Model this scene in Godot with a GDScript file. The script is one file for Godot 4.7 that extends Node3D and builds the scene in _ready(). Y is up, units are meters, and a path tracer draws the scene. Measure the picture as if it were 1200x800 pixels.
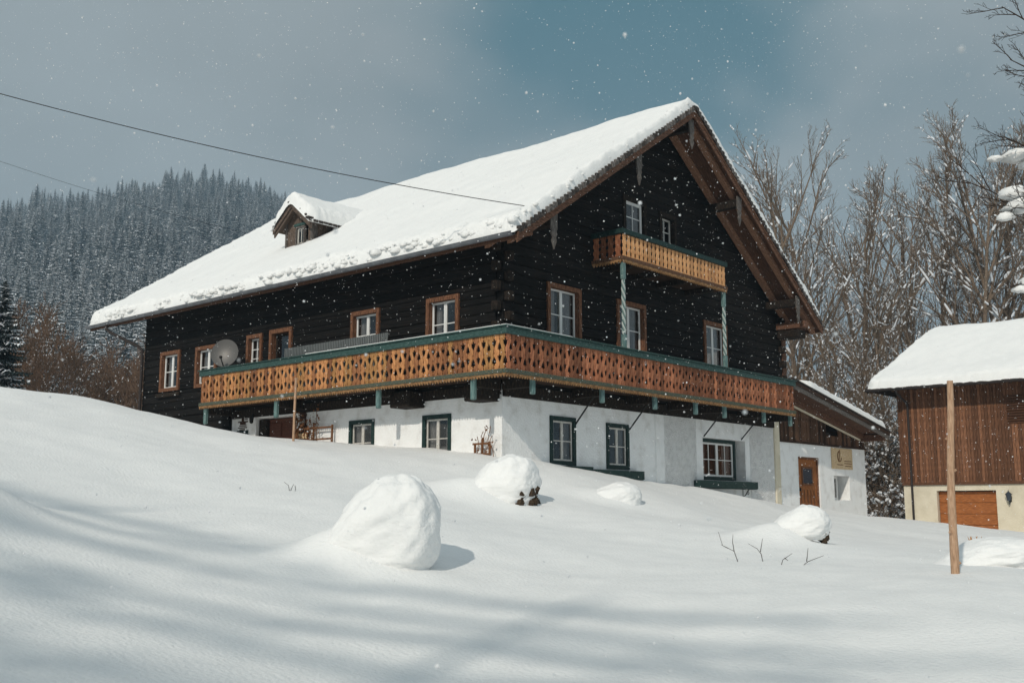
extends Node3D

# ------------------------------------------------------------------ state
var M := {}
var rng := RandomNumberGenerator.new()
var tps_p: Array = []
var tps_w: Array = []
var tps_a := [0.0, 0.0, 0.0]
var nz := FastNoiseLite.new()
var nzf := FastNoiseLite.new()
var names := {}
var box_cache := {}

const RIDGE_U := 7.3
const RIDGE_Y := 11.46
const EAVE_L := -1.0
const EAVE_R := 15.62
const ROOF_F := 1.36
const ROOF_B := -19.35
const CAM := Vector3(-19.925, -0.748, 17.786)

# ------------------------------------------------------------------ mesh builder
class MB:
	var v := PackedVector3Array()
	var n := PackedVector3Array()
	var c := PackedColorArray()
	var colored := false
	var col := Color(1, 1, 1)

	func tri(a: Vector3, b: Vector3, d: Vector3, nn: Vector3) -> void:
		if (b - a).cross(d - a).dot(nn) > 0.0:
			v.append(a); v.append(d); v.append(b)
		else:
			v.append(a); v.append(b); v.append(d)
		n.append(nn); n.append(nn); n.append(nn)
		if colored:
			c.append(col); c.append(col); c.append(col)

	func trif(a: Vector3, b: Vector3, d: Vector3) -> void:
		var nn := (d - a).cross(b - a)
		if nn.length_squared() < 1e-14:
			return
		tri(a, b, d, nn.normalized())

	func tris(a: Vector3, b: Vector3, d: Vector3, na: Vector3, nb: Vector3, nd: Vector3) -> void:
		if (b - a).cross(d - a).dot(na + nb + nd) > 0.0:
			v.append(a); v.append(d); v.append(b)
			n.append(na); n.append(nd); n.append(nb)
		else:
			v.append(a); v.append(b); v.append(d)
			n.append(na); n.append(nb); n.append(nd)
		if colored:
			c.append(col); c.append(col); c.append(col)

	func quad(a: Vector3, b: Vector3, d: Vector3, e: Vector3, nn: Vector3) -> void:
		tri(a, b, d, nn)
		tri(a, d, e, nn)

	# eight corners: bottom ring 0-3, top ring 4-7 (same order)
	func hexa(p: Array) -> void:
		var ce := Vector3.ZERO
		for q in p:
			ce += q
		ce /= 8.0
		for f in [[0, 1, 2, 3], [4, 5, 6, 7], [0, 1, 5, 4], [1, 2, 6, 5], [2, 3, 7, 6], [3, 0, 4, 7]]:
			var a: Vector3 = p[f[0]]
			var b: Vector3 = p[f[1]]
			var d: Vector3 = p[f[2]]
			var e: Vector3 = p[f[3]]
			var nn := (d - a).cross(e - b)
			if nn.length_squared() < 1e-14:
				continue
			nn = nn.normalized()
			if nn.dot((a + b + d + e) * 0.25 - ce) < 0.0:
				nn = -nn
			quad(a, b, d, e, nn)

	func box(lo: Vector3, hi: Vector3) -> void:
		hexa([lo, Vector3(hi.x, lo.y, lo.z), Vector3(hi.x, lo.y, hi.z), Vector3(lo.x, lo.y, hi.z),
			Vector3(lo.x, hi.y, lo.z), Vector3(hi.x, hi.y, lo.z), hi, Vector3(lo.x, hi.y, hi.z)])

	func bar(a: Vector3, b: Vector3, w: float, h: float, upv := Vector3.UP) -> void:
		var d := (b - a).normalized()
		var s := d.cross(upv).normalized() * w * 0.5
		var u := s.cross(d).normalized() * h * 0.5
		hexa([a - s - u, a + s - u, b + s - u, b - s - u, a - s + u, a + s + u, b + s + u, b - s + u])

	# chamfered box centred at zero
	func bevel_box(s: Vector3, r: float, o := Vector3.ZERO) -> void:
		var h := s * 0.5
		var k := [h.x - r, h.y - r, h.z - r]
		var hh := [h.x, h.y, h.z]
		var pt := func(sx: int, sy: int, sz: int, ax: int) -> Vector3:
			var sg := [sx, sy, sz]
			var q := [0.0, 0.0, 0.0]
			for i in 3:
				q[i] = sg[i] * (hh[i] if i == ax else k[i])
			return Vector3(q[0], q[1], q[2]) + o
		for ax in 3:
			for sg in [-1, 1]:
				var a1 := (ax + 1) % 3
				var a2 := (ax + 2) % 3
				var cs := []
				for q in [[-1, -1], [1, -1], [1, 1], [-1, 1]]:
					var t := [0, 0, 0]
					t[ax] = sg; t[a1] = q[0]; t[a2] = q[1]
					cs.append(pt.call(t[0], t[1], t[2], ax))
				var nn := [0.0, 0.0, 0.0]
				nn[ax] = float(sg)
				quad(cs[0], cs[1], cs[2], cs[3], Vector3(nn[0], nn[1], nn[2]))
		for ax in 3:
			var a1 := (ax + 1) % 3
			var a2 := (ax + 2) % 3
			for q in [[-1, -1], [1, -1], [1, 1], [-1, 1]]:
				var t0 := [0, 0, 0]
				t0[ax] = -1; t0[a1] = q[0]; t0[a2] = q[1]
				var t1 := [0, 0, 0]
				t1[ax] = 1; t1[a1] = q[0]; t1[a2] = q[1]
				var nn := [0.0, 0.0, 0.0]
				nn[a1] = float(q[0]); nn[a2] = float(q[1])
				quad(pt.call(t0[0], t0[1], t0[2], a1), pt.call(t1[0], t1[1], t1[2], a1), pt.call(t1[0], t1[1], t1[2], a2), pt.call(t0[0], t0[1], t0[2], a2), Vector3(nn[0], nn[1], nn[2]).normalized())
		for sx in [-1, 1]:
			for sy in [-1, 1]:
				for sz in [-1, 1]:
					tri(pt.call(sx, sy, sz, 0), pt.call(sx, sy, sz, 1), pt.call(sx, sy, sz, 2), Vector3(sx, sy, sz).normalized())

	func tube(path: Array, rad: Array, sides := 8, cap := true) -> void:
		var rings := []
		var ref := Vector3.UP
		var d0: Vector3 = (path[1] - path[0]).normalized()
		if absf(d0.dot(ref)) > 0.9:
			ref = Vector3.RIGHT
		var s := d0.cross(ref).normalized()
		for i in path.size():
			var d: Vector3
			if i == 0:
				d = path[1] - path[0]
			elif i == path.size() - 1:
				d = path[i] - path[i - 1]
			else:
				d = path[i + 1] - path[i - 1]
			d = d.normalized()
			s = (s - d * s.dot(d))
			if s.length_squared() < 1e-8:
				s = d.cross(Vector3(0.3, 0.5, 0.8))
			s = s.normalized()
			var u := d.cross(s)
			var ring := []
			for k in sides:
				var a := TAU * k / sides
				var dir := s * cos(a) + u * sin(a)
				ring.append([path[i] + dir * rad[i], dir])
			rings.append(ring)
		for i in rings.size() - 1:
			for k in sides:
				var k2 := (k + 1) % sides
				var a = rings[i][k]
				var b = rings[i][k2]
				var e = rings[i + 1][k2]
				var f = rings[i + 1][k]
				tris(a[0], b[0], e[0], a[1], b[1], e[1])
				tris(a[0], e[0], f[0], a[1], e[1], f[1])
		if cap:
			for en in [0, rings.size() - 1]:
				var dd: Vector3 = (path[0] - path[1]).normalized() if en == 0 else (path[en] - path[en - 1]).normalized()
				for k in range(1, sides - 1):
					tri(rings[en][0][0], rings[en][k][0], rings[en][k + 1][0], dd)

	# polygon (x,y) extruded in z from z0 to z1
	func poly(pts: PackedVector2Array, z0: float, z1: float) -> void:
		var ix := Geometry2D.triangulate_polygon(pts)
		for i in range(0, ix.size(), 3):
			for zz in [z0, z1]:
				var a := pts[ix[i]]
				var b := pts[ix[i + 1]]
				var d := pts[ix[i + 2]]
				tri(Vector3(a.x, a.y, zz), Vector3(b.x, b.y, zz), Vector3(d.x, d.y, zz), Vector3(0, 0, 1.0 if zz == maxf(z0, z1) else -1.0))
		var cw := Geometry2D.is_polygon_clockwise(pts)
		for i in pts.size():
			var a := pts[i]
			var b := pts[(i + 1) % pts.size()]
			var e := b - a
			if e.length_squared() < 1e-10:
				continue
			var nn := Vector3(e.y, -e.x, 0).normalized()
			if cw:
				nn = -nn
			quad(Vector3(a.x, a.y, z0), Vector3(b.x, b.y, z0), Vector3(b.x, b.y, z1), Vector3(a.x, a.y, z1), nn)

	func mesh(mat: Material = null, am: ArrayMesh = null) -> ArrayMesh:
		if am == null:
			am = ArrayMesh.new()
		if v.size() == 0:
			return am
		var arr := []
		arr.resize(Mesh.ARRAY_MAX)
		arr[Mesh.ARRAY_VERTEX] = v
		arr[Mesh.ARRAY_NORMAL] = n
		if colored:
			arr[Mesh.ARRAY_COLOR] = c
		am.add_surface_from_arrays(Mesh.PRIMITIVE_TRIANGLES, arr)
		if mat:
			am.surface_set_material(am.get_surface_count() - 1, mat)
		return am

# ------------------------------------------------------------------ scene helpers
func numbered(called: String) -> String:
	if not names.has(called):
		names[called] = 0
		return called
	names[called] += 1
	return "%s_%03d" % [called, names[called]]

func put(called: String, mesh: Mesh, mat: Material, parent: Node = self) -> MeshInstance3D:
	var o := MeshInstance3D.new()
	o.mesh = mesh
	if mat:
		o.material_override = mat
	o.name = numbered(called) if parent == self else called
	parent.add_child(o, true)
	return o

func base(called: String, at := Vector3.ZERO, parent: Node = self, turn := 0.0) -> Node3D:
	var o := Node3D.new()
	o.name = numbered(called) if parent == self else called
	parent.add_child(o, true)
	o.position = at
	o.rotation.y = turn
	return o

func tag(o: Node, label: String, category := "", group := "", kind := "") -> void:
	if label:
		o.set_meta("label", label)
	if category:
		o.set_meta("category", category)
	if group:
		o.set_meta("group", group)
	if kind:
		o.set_meta("kind", kind)

func bbox(called: String, lo: Vector3, hi: Vector3, mat: Material, parent: Node, r := 0.008) -> MeshInstance3D:
	var s := (hi - lo).abs()
	var key := "%.3f %.3f %.3f %.3f" % [s.x, s.y, s.z, r]
	if not box_cache.has(key):
		var b := MB.new()
		b.bevel_box(s, minf(r, minf(s.x, minf(s.y, s.z)) * 0.45))
		box_cache[key] = b.mesh()
	var o := put(called, box_cache[key], mat, parent)
	o.position = (lo + hi) * 0.5
	return o

func cross_bar(called: String, a: Vector3, b: Vector3, w: float, h: float, mat: Material, parent: Node, upv := Vector3.UP) -> MeshInstance3D:
	var mb := MB.new()
	mb.bar(a, b, w, h, upv)
	return put(called, mb.mesh(), mat, parent)

func rod(called: String, path: Array, r: float, mat: Material, parent: Node, sides := 8) -> MeshInstance3D:
	var mb := MB.new()
	var rr := []
	for i in path.size():
		rr.append(r)
	mb.tube(path, rr, sides)
	return put(called, mb.mesh(), mat, parent)

# ------------------------------------------------------------------ materials
func lin(r: float, g: float, b: float) -> Color:
	return Color(r, g, b).linear_to_srgb()

func ntex(freq: float, octaves: int, seedv: int, size := 512, ramp: Gradient = null, as_normal := false, bump := 4.0, kind := FastNoiseLite.TYPE_SIMPLEX_SMOOTH) -> NoiseTexture2D:
	var t := NoiseTexture2D.new()
	var f := FastNoiseLite.new()
	f.noise_type = kind
	f.frequency = freq
	f.fractal_octaves = octaves
	f.seed = seedv
	t.noise = f
	t.width = size
	t.height = size
	t.seamless = true
	t.generate_mipmaps = false
	if as_normal:
		t.as_normal_map = true
		t.bump_strength = bump
	elif ramp:
		t.color_ramp = ramp
	return t

func ramp(cols: Array) -> Gradient:
	var g := Gradient.new()
	var offs := PackedFloat32Array()
	var cc := PackedColorArray()
	for q in cols:
		offs.append(q[0])
		cc.append(lin(q[1], q[2], q[3]))
	g.offsets = offs
	g.colors = cc
	return g

func mat(alb: Texture2D, scale: Vector3, rough: float, nrm: Texture2D = null, nscale := 0.5, tint := Color(1, 1, 1)) -> StandardMaterial3D:
	var m := StandardMaterial3D.new()
	m.albedo_color = tint
	m.albedo_texture = alb
	m.roughness = rough
	m.metallic_specular = 0.3
	m.uv1_triplanar = true
	m.uv1_world_triplanar = true
	m.uv1_scale = scale
	if nrm:
		m.normal_enabled = true
		m.normal_texture = nrm
		m.normal_scale = nscale
	return m

func plain(c: Color, rough := 0.7, metal := 0.0) -> StandardMaterial3D:
	var m := StandardMaterial3D.new()
	m.albedo_color = c
	m.roughness = rough
	m.metallic = metal
	m.metallic_specular = 0.3
	return m

func make_materials() -> void:
	var grain_n := ntex(0.02, 4, 3, 512, null, true, 5.0)
	var fine_n := ntex(0.06, 4, 8, 512, null, true, 6.0)
	# snow
	var snow_t := ntex(0.008, 4, 21, 512, ramp([[0.0, 0.80, 0.805, 0.80], [0.5, 0.83, 0.835, 0.825], [1.0, 0.86, 0.86, 0.85]]))
	M.snow = mat(snow_t, Vector3.ONE * 0.45, 0.75, fine_n, 0.38)
	M.roof_snow = mat(snow_t, Vector3.ONE * 0.5, 0.8, fine_n, 0.4)
	M.tree_snow = plain(lin(0.78, 0.81, 0.85), 0.9)
	# dark tarred logs
	var dark := ramp([[0.0, 0.004, 0.0038, 0.004], [0.5, 0.0075, 0.0068, 0.0065], [0.75, 0.013, 0.0105, 0.009], [1.0, 0.03, 0.021, 0.016]])
	var dark_t := ntex(0.012, 5, 5, 512, dark)
	M.logs = []
	for k in 3:
		M.logs.append(mat(dark_t, Vector3(0.22, 4.0, 0.22), 0.85, grain_n, 0.8, Color(1, 1, 1) * [0.9, 0.76, 1.0][k]))
		M.logs[k].albedo_color.a = 1.0
	M.log_end = mat(ntex(0.02, 4, 15, 256, ramp([[0.0, 0.008, 0.007, 0.006], [0.6, 0.022, 0.016, 0.012], [1.0, 0.055, 0.036, 0.025]])), Vector3(2.5, 1.2, 2.5), 0.9, grain_n, 0.6)
	# balcony wood
	var wood := ramp([[0.0, 0.15, 0.06, 0.026], [0.35, 0.33, 0.14, 0.055], [0.6, 0.48, 0.225, 0.09], [1.0, 0.64, 0.35, 0.17]])
	var wood_t := ntex(0.014, 5, 31, 512, wood)
	M.boards = []
	for k in 5:
		var f: float = [1.0, 0.86, 1.1, 0.74, 0.94][k]
		M.boards.append(mat(wood_t, Vector3(5.0, 0.55, 5.0), 0.75, grain_n, 0.6, Color(f, f * [1.0, 0.97, 1.0, 0.96, 1.04][k], f)))
	var rwood := ramp([[0.0, 0.13, 0.048, 0.025], [0.35, 0.28, 0.10, 0.05], [0.65, 0.40, 0.16, 0.08], [1.0, 0.54, 0.27, 0.15]])
	var rwood_t := ntex(0.014, 5, 32, 512, rwood)
	M.rboards = []
	for k in 5:
		var f: float = [1.0, 0.85, 1.12, 0.75, 0.95][k]
		M.rboards.append(mat(rwood_t, Vector3(5.0, 0.55, 5.0), 0.75, grain_n, 0.6, Color(f, f, f)))
	M.new_boards = []
	for k in 3:
		var f: float = [1.0, 0.92, 1.06][k]
		M.new_boards.append(mat(ntex(0.014, 5, 36, 512, ramp([[0.0, 0.26, 0.11, 0.045], [0.35, 0.48, 0.23, 0.095], [0.6, 0.62, 0.33, 0.15], [1.0, 0.74, 0.46, 0.25]])) if k == 0 else M.new_boards[0].albedo_texture, Vector3(5.0, 0.55, 5.0), 0.75, grain_n, 0.5, Color(f, f, f)))
	M.casing = mat(ntex(0.014, 5, 33, 512, ramp([[0.0, 0.06, 0.028, 0.016], [0.5, 0.155, 0.07, 0.038], [1.0, 0.30, 0.16, 0.09]])), Vector3(3.0, 0.7, 3.0), 0.75, grain_n, 0.5)
	M.trim = mat(ntex(0.02, 4, 34, 256, ramp([[0.0, 0.10, 0.05, 0.022], [0.5, 0.25, 0.135, 0.06], [1.0, 0.42, 0.25, 0.12]])), Vector3(1.0, 2.0, 1.0), 0.8, grain_n, 0.5)
	# green paint
	M.green = mat(ntex(0.02, 5, 41, 512, ramp([[0.0, 0.018, 0.040, 0.037], [0.5, 0.036, 0.078, 0.071], [0.8, 0.06, 0.11, 0.10], [1.0, 0.16, 0.17, 0.14]])), Vector3(0.8, 3.0, 0.8), 0.6, grain_n, 0.4)
	M.green_light = mat(ntex(0.02, 5, 42, 256, ramp([[0.0, 0.07, 0.13, 0.125], [0.6, 0.12, 0.20, 0.195], [1.0, 0.25, 0.30, 0.28]])), Vector3(3.0, 0.8, 3.0), 0.65, grain_n, 0.4)
	M.green_worn = mat(ntex(0.03, 5, 44, 512, ramp([[0.0, 0.026, 0.05, 0.044], [0.45, 0.05, 0.082, 0.07], [0.6, 0.12, 0.10, 0.06], [1.0, 0.26, 0.17, 0.095]])), Vector3(0.9, 3.0, 0.9), 0.75, grain_n, 0.5)
	M.pale_green = plain(lin(0.42, 0.47, 0.45), 0.7)
	M.green_dark = mat(ntex(0.02, 4, 43, 256, ramp([[0.0, 0.008, 0.02, 0.019], [0.6, 0.016, 0.04, 0.037], [1.0, 0.04, 0.06, 0.055]])), Vector3(3.0, 1.0, 3.0), 0.6, grain_n, 0.3)
	# plaster
	var pl_n := ntex(0.05, 4, 51, 512, null, true, 5.0)
	M.plaster = mat(ntex(0.006, 5, 52, 512, ramp([[0.0, 0.71, 0.705, 0.68], [0.3, 0.82, 0.82, 0.81], [0.5, 0.86, 0.865, 0.855], [1.0, 0.88, 0.885, 0.88]])), Vector3.ONE * 0.5, 0.9, pl_n, 0.5)
	M.rough_plaster = mat(ntex(0.01, 5, 53, 512, ramp([[0.0, 0.70, 0.70, 0.69], [0.5, 0.81, 0.81, 0.80], [1.0, 0.86, 0.86, 0.85]])), Vector3.ONE * 0.7, 0.95, ntex(0.045, 3, 54, 512, null, true, 14.0), 1.3)
	M.cream = mat(ntex(0.006, 5, 55, 512, ramp([[0.0, 0.58, 0.52, 0.40], [0.5, 0.66, 0.60, 0.47], [1.0, 0.72, 0.66, 0.53]])), Vector3.ONE * 0.4, 0.9, pl_n, 0.4)
	M.white = plain(lin(0.74, 0.74, 0.72), 0.5)
	M.offwhite = mat(ntex(0.03, 4, 56, 256, ramp([[0.0, 0.40, 0.38, 0.34], [0.6, 0.60, 0.58, 0.54], [1.0, 0.70, 0.68, 0.64]])), Vector3(3, 1, 3), 0.6)
	M.curtain = mat(ntex(0.03, 4, 57, 256, ramp([[0.0, 0.42, 0.41, 0.40], [1.0, 0.68, 0.67, 0.65]])), Vector3(4, 1.0, 4), 0.9)
	M.curtain.backlight_enabled = true
	M.curtain.backlight = Color(0.3, 0.3, 0.3)
	var gl := StandardMaterial3D.new()
	gl.albedo_color = Color(0.05, 0.06, 0.07, 0.28)
	gl.transparency = BaseMaterial3D.TRANSPARENCY_ALPHA
	gl.roughness = 0.03
	gl.metallic_specular = 0.6
	M.glass = gl
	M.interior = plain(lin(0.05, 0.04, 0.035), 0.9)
	# roof
	M.tile = mat(ntex(0.02, 4, 61, 256, ramp([[0.0, 0.05, 0.046, 0.043], [0.5, 0.13, 0.115, 0.105], [1.0, 0.27, 0.25, 0.24]])), Vector3.ONE * 1.5, 0.85, fine_n, 0.5)
	M.tile2 = mat(ntex(0.02, 4, 62, 256, ramp([[0.0, 0.02, 0.018, 0.017], [0.5, 0.05, 0.042, 0.038], [1.0, 0.11, 0.095, 0.085]])), Vector3.ONE * 1.5, 0.85, fine_n, 0.5)
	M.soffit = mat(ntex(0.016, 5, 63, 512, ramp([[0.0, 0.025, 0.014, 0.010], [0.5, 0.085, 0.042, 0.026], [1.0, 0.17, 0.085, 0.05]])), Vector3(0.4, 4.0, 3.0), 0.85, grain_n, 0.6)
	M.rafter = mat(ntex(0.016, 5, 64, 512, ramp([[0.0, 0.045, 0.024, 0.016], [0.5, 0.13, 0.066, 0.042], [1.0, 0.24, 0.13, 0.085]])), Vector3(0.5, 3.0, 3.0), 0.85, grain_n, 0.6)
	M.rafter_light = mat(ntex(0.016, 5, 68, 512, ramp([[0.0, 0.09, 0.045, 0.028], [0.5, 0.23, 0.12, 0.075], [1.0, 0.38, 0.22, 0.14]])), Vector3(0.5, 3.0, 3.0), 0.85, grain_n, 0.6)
	M.grey_wood = mat(ntex(0.016, 5, 65, 512, ramp([[0.0, 0.035, 0.031, 0.028], [0.5, 0.10, 0.088, 0.08], [1.0, 0.24, 0.22, 0.20]])), Vector3(5.0, 0.6, 5.0), 0.9, grain_n, 0.7)
	M.dormer_wood = mat(ntex(0.016, 5, 66, 512, ramp([[0.0, 0.035, 0.026, 0.021], [0.5, 0.115, 0.085, 0.068], [1.0, 0.27, 0.21, 0.17]])), Vector3(5.0, 0.6, 5.0), 0.9, grain_n, 0.7)
	M.gutter = mat(ntex(0.01, 4, 67, 256, ramp([[0.0, 0.09, 0.095, 0.105], [1.0, 0.21, 0.22, 0.235]])), Vector3.ONE, 0.55)
	M.iron = plain(lin(0.02, 0.019, 0.018), 0.6)
	M.pipe = plain(lin(0.035, 0.028, 0.026), 0.55)
	# annex / garage
	M.siding = []
	for k in 3:
		var f: float = [1.0, 0.75, 1.2][k]
		M.siding.append(mat(ntex(0.016, 5, 71, 512, ramp([[0.0, 0.028, 0.016, 0.010], [0.5, 0.075, 0.040, 0.024], [1.0, 0.15, 0.08, 0.048]])) if k == 0 else M.siding[0].albedo_texture, Vector3(5, 0.5, 5), 0.85, grain_n, 0.7, Color(f, f, f)))
	M.barn = []
	for k in 4:
		var f: float = [0.92, 0.78, 1.05, 0.86][k]
		M.barn.append(mat(ntex(0.016, 5, 72, 512, ramp([[0.0, 0.075, 0.033, 0.018], [0.5, 0.19, 0.086, 0.045], [1.0, 0.33, 0.165, 0.09]])) if k == 0 else M.barn[0].albedo_texture, Vector3(5, 0.4, 5), 0.85, grain_n, 0.7, Color(f, f, f)))
	M.door = mat(ntex(0.016, 5, 73, 512, ramp([[0.0, 0.13, 0.042, 0.013], [0.5, 0.27, 0.095, 0.027], [1.0, 0.40, 0.16, 0.05]])), Vector3(4, 0.5, 4), 0.6, grain_n, 0.4)
	M.garage_door = mat(ntex(0.016, 5, 74, 512, ramp([[0.0, 0.17, 0.058, 0.018], [0.5, 0.33, 0.115, 0.034], [1.0, 0.46, 0.18, 0.06]])), Vector3(4, 3.0, 0.5), 0.55, grain_n, 0.4)
	M.red_door = mat(ntex(0.05, 4, 75, 256, ramp([[0.0, 0.035, 0.012, 0.008], [0.6, 0.10, 0.035, 0.02], [1.0, 0.22, 0.09, 0.05]])), Vector3(2, 2, 2), 0.7, grain_n, 0.5)
	M.sign = mat(ntex(0.016, 5, 76, 512, ramp([[0.0, 0.46, 0.31, 0.17], [0.6, 0.66, 0.50, 0.31], [1.0, 0.74, 0.60, 0.42]])), Vector3(0.6, 4, 4), 0.7, grain_n, 0.3)
	M.carve = plain(lin(0.16, 0.07, 0.025), 0.8)
	M.pole = mat(ntex(0.016, 5, 77, 512, ramp([[0.0, 0.24, 0.145, 0.09], [0.5, 0.44, 0.28, 0.18], [1.0, 0.60, 0.43, 0.30]])), Vector3(6, 0.6, 6), 0.85, grain_n, 0.8)
	M.lattice = plain(lin(0.13, 0.14, 0.14), 0.6)
	M.dish = plain(lin(0.13, 0.125, 0.12), 0.48, 0.35)
	M.vine = mat(ntex(0.05, 3, 78, 256, ramp([[0.0, 0.07, 0.03, 0.015], [0.6, 0.20, 0.09, 0.04], [1.0, 0.36, 0.19, 0.09]])), Vector3.ONE * 4.0, 0.9)
	M.earth = mat(ntex(0.05, 4, 79, 256, ramp([[0.0, 0.02, 0.013, 0.008], [0.6, 0.07, 0.048, 0.03], [1.0, 0.17, 0.12, 0.08]])), Vector3.ONE * 3.0, 0.95, fine_n, 1.0)
	M.pane_dark = plain(lin(0.05, 0.06, 0.075), 0.12)
	M.bottle = plain(lin(0.05, 0.022, 0.012), 0.7)
	M.blue = plain(lin(0.05, 0.10, 0.28), 0.5)
	M.wire = plain(lin(0.02, 0.02, 0.022), 0.6)
	M.leaf_dry = plain(lin(0.45, 0.20, 0.05), 0.8)
	# vegetation
	M.bark = mat(ntex(0.03, 4, 81, 256, ramp([[0.0, 0.085, 0.062, 0.045], [0.5, 0.18, 0.134, 0.098], [1.0, 0.32, 0.25, 0.19]])), Vector3(2, 0.6, 2), 0.9)
	M.bark_dark = plain(lin(0.045, 0.033, 0.026), 0.9)
	M.needle = []
	for q in [[0.028, 0.044, 0.042], [0.022, 0.034, 0.034], [0.034, 0.044, 0.038]]:
		M.needle.append(plain(lin(q[0], q[1], q[2]), 0.85))
	M.hill = mat(ntex(0.02, 4, 82, 256, ramp([[0.0, 0.05, 0.05, 0.045], [0.5, 0.35, 0.36, 0.37], [1.0, 0.75, 0.77, 0.8]])), Vector3.ONE * 0.08, 0.95)
	M.flake = plain(lin(0.95, 0.95, 0.95), 0.9)
	M.flake.backlight_enabled = true
	M.flake.backlight = Color(0.9, 0.9, 0.9)

# ------------------------------------------------------------------ terrain
func tps_k(r2: float) -> float:
	return 0.0 if r2 < 1e-9 else r2 * log(r2)

func tps_fit(g: Array) -> void:
	var n := g.size()
	var N := n + 3
	var A := []
	for i in N:
		var row := PackedFloat64Array()
		row.resize(N + 1)
		A.append(row)
	for i in n:
		for j in n:
			var dx: float = g[i][0] - g[j][0]
			var dz: float = g[i][2] - g[j][2]
			A[i][j] = tps_k(dx * dx + dz * dz)
		A[i][i] += 0.6
		A[i][n] = 1.0; A[i][n + 1] = g[i][0]; A[i][n + 2] = g[i][2]
		A[n][i] = 1.0; A[n + 1][i] = g[i][0]; A[n + 2][i] = g[i][2]
		A[i][N] = g[i][1]
	for c in N:
		var piv := c
		for r in range(c + 1, N):
			if absf(A[r][c]) > absf(A[piv][c]):
				piv = r
		var t = A[c]; A[c] = A[piv]; A[piv] = t
		var pr: PackedFloat64Array = A[c]
		for r in N:
			if r == c:
				continue
			var f: float = A[r][c] / pr[c]
			if f == 0.0:
				continue
			var rr: PackedFloat64Array = A[r]
			for k in range(c, N + 1):
				rr[k] -= f * pr[k]
			A[r] = rr
	for i in n:
		tps_p.append(Vector2(g[i][0], g[i][2]))
		tps_w.append(A[i][N] / A[i][i])
	for i in 3:
		tps_a[i] = A[n + i][N] / A[n + i][n + i]

func ground_raw(x: float, z: float) -> float:
	var bx := clampf(x, -36.0, 36.0)
	var bz := clampf(z, -26.0, 28.0)
	var s: float = tps_a[0] + tps_a[1] * bx + tps_a[2] * bz
	for i in tps_p.size():
		var dx: float = bx - tps_p[i].x
		var dz: float = bz - tps_p[i].y
		var r2 := dx * dx + dz * dz
		if r2 > 1e-9:
			s += tps_w[i] * r2 * log(r2)
	var out := Vector2(x - bx, z - bz).length()
	if out > 0.0:
		s = lerpf(s, -2.0, smoothstep(0.0, 40.0, out))
	return s

# drifts: x, z, height, length towards the wind, length away from it, width
const DRIFTS := [[-10.65, 6.8, 0.42, 0.7, 0.5, 0.62], [-3.5, 2.5, 0.40, 0.9, 0.45, 0.65], [0.2, 3.1, 0.16, 0.9, 0.3, 0.6], [-1.45, 8.25, 0.34, 0.8, 0.35, 0.5], [-14.6, 4.6, 0.36, 0.9, 0.7, 1.1], [-15.6, 2.6, 0.25, 1.0, 0.8, 1.2]]
func drift(x: float, z: float) -> float:
	var s := 0.0
	for q in DRIFTS:
		var dx: float = x - q[0]
		var dz: float = z - q[1]
		var u := dx * 0.72 + dz * 0.69
		var w := -dx * 0.69 + dz * 0.72
		var e: float = pow(u / (q[3] if u < 0.0 else q[4]), 2.0) + pow(w / q[5], 2.0)
		if e < 9.0:
			s += q[2] * exp(-e)
	return s

func ground_y(x: float, z: float) -> float:
	return ground_raw(x, z) + drift(x, z) + nz.get_noise_2d(x * 0.5, z * 0.5) * 0.10 + nz.get_noise_2d(x * 2.2 + 40.0, z * 2.2) * 0.03

func axis(lo: float, hi: float, step: float, far: float) -> PackedFloat32Array:
	var a := PackedFloat32Array()
	var left := []
	var q := lo
	var s := step
	while q > -far:
		s *= 1.35
		q -= s
		left.append(q)
	left.reverse()
	for k in left:
		a.append(k)
	q = lo
	while q < hi:
		a.append(q)
		q += step
	s = step
	while q < far:
		a.append(q)
		s *= 1.35
		q += s
	return a

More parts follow.
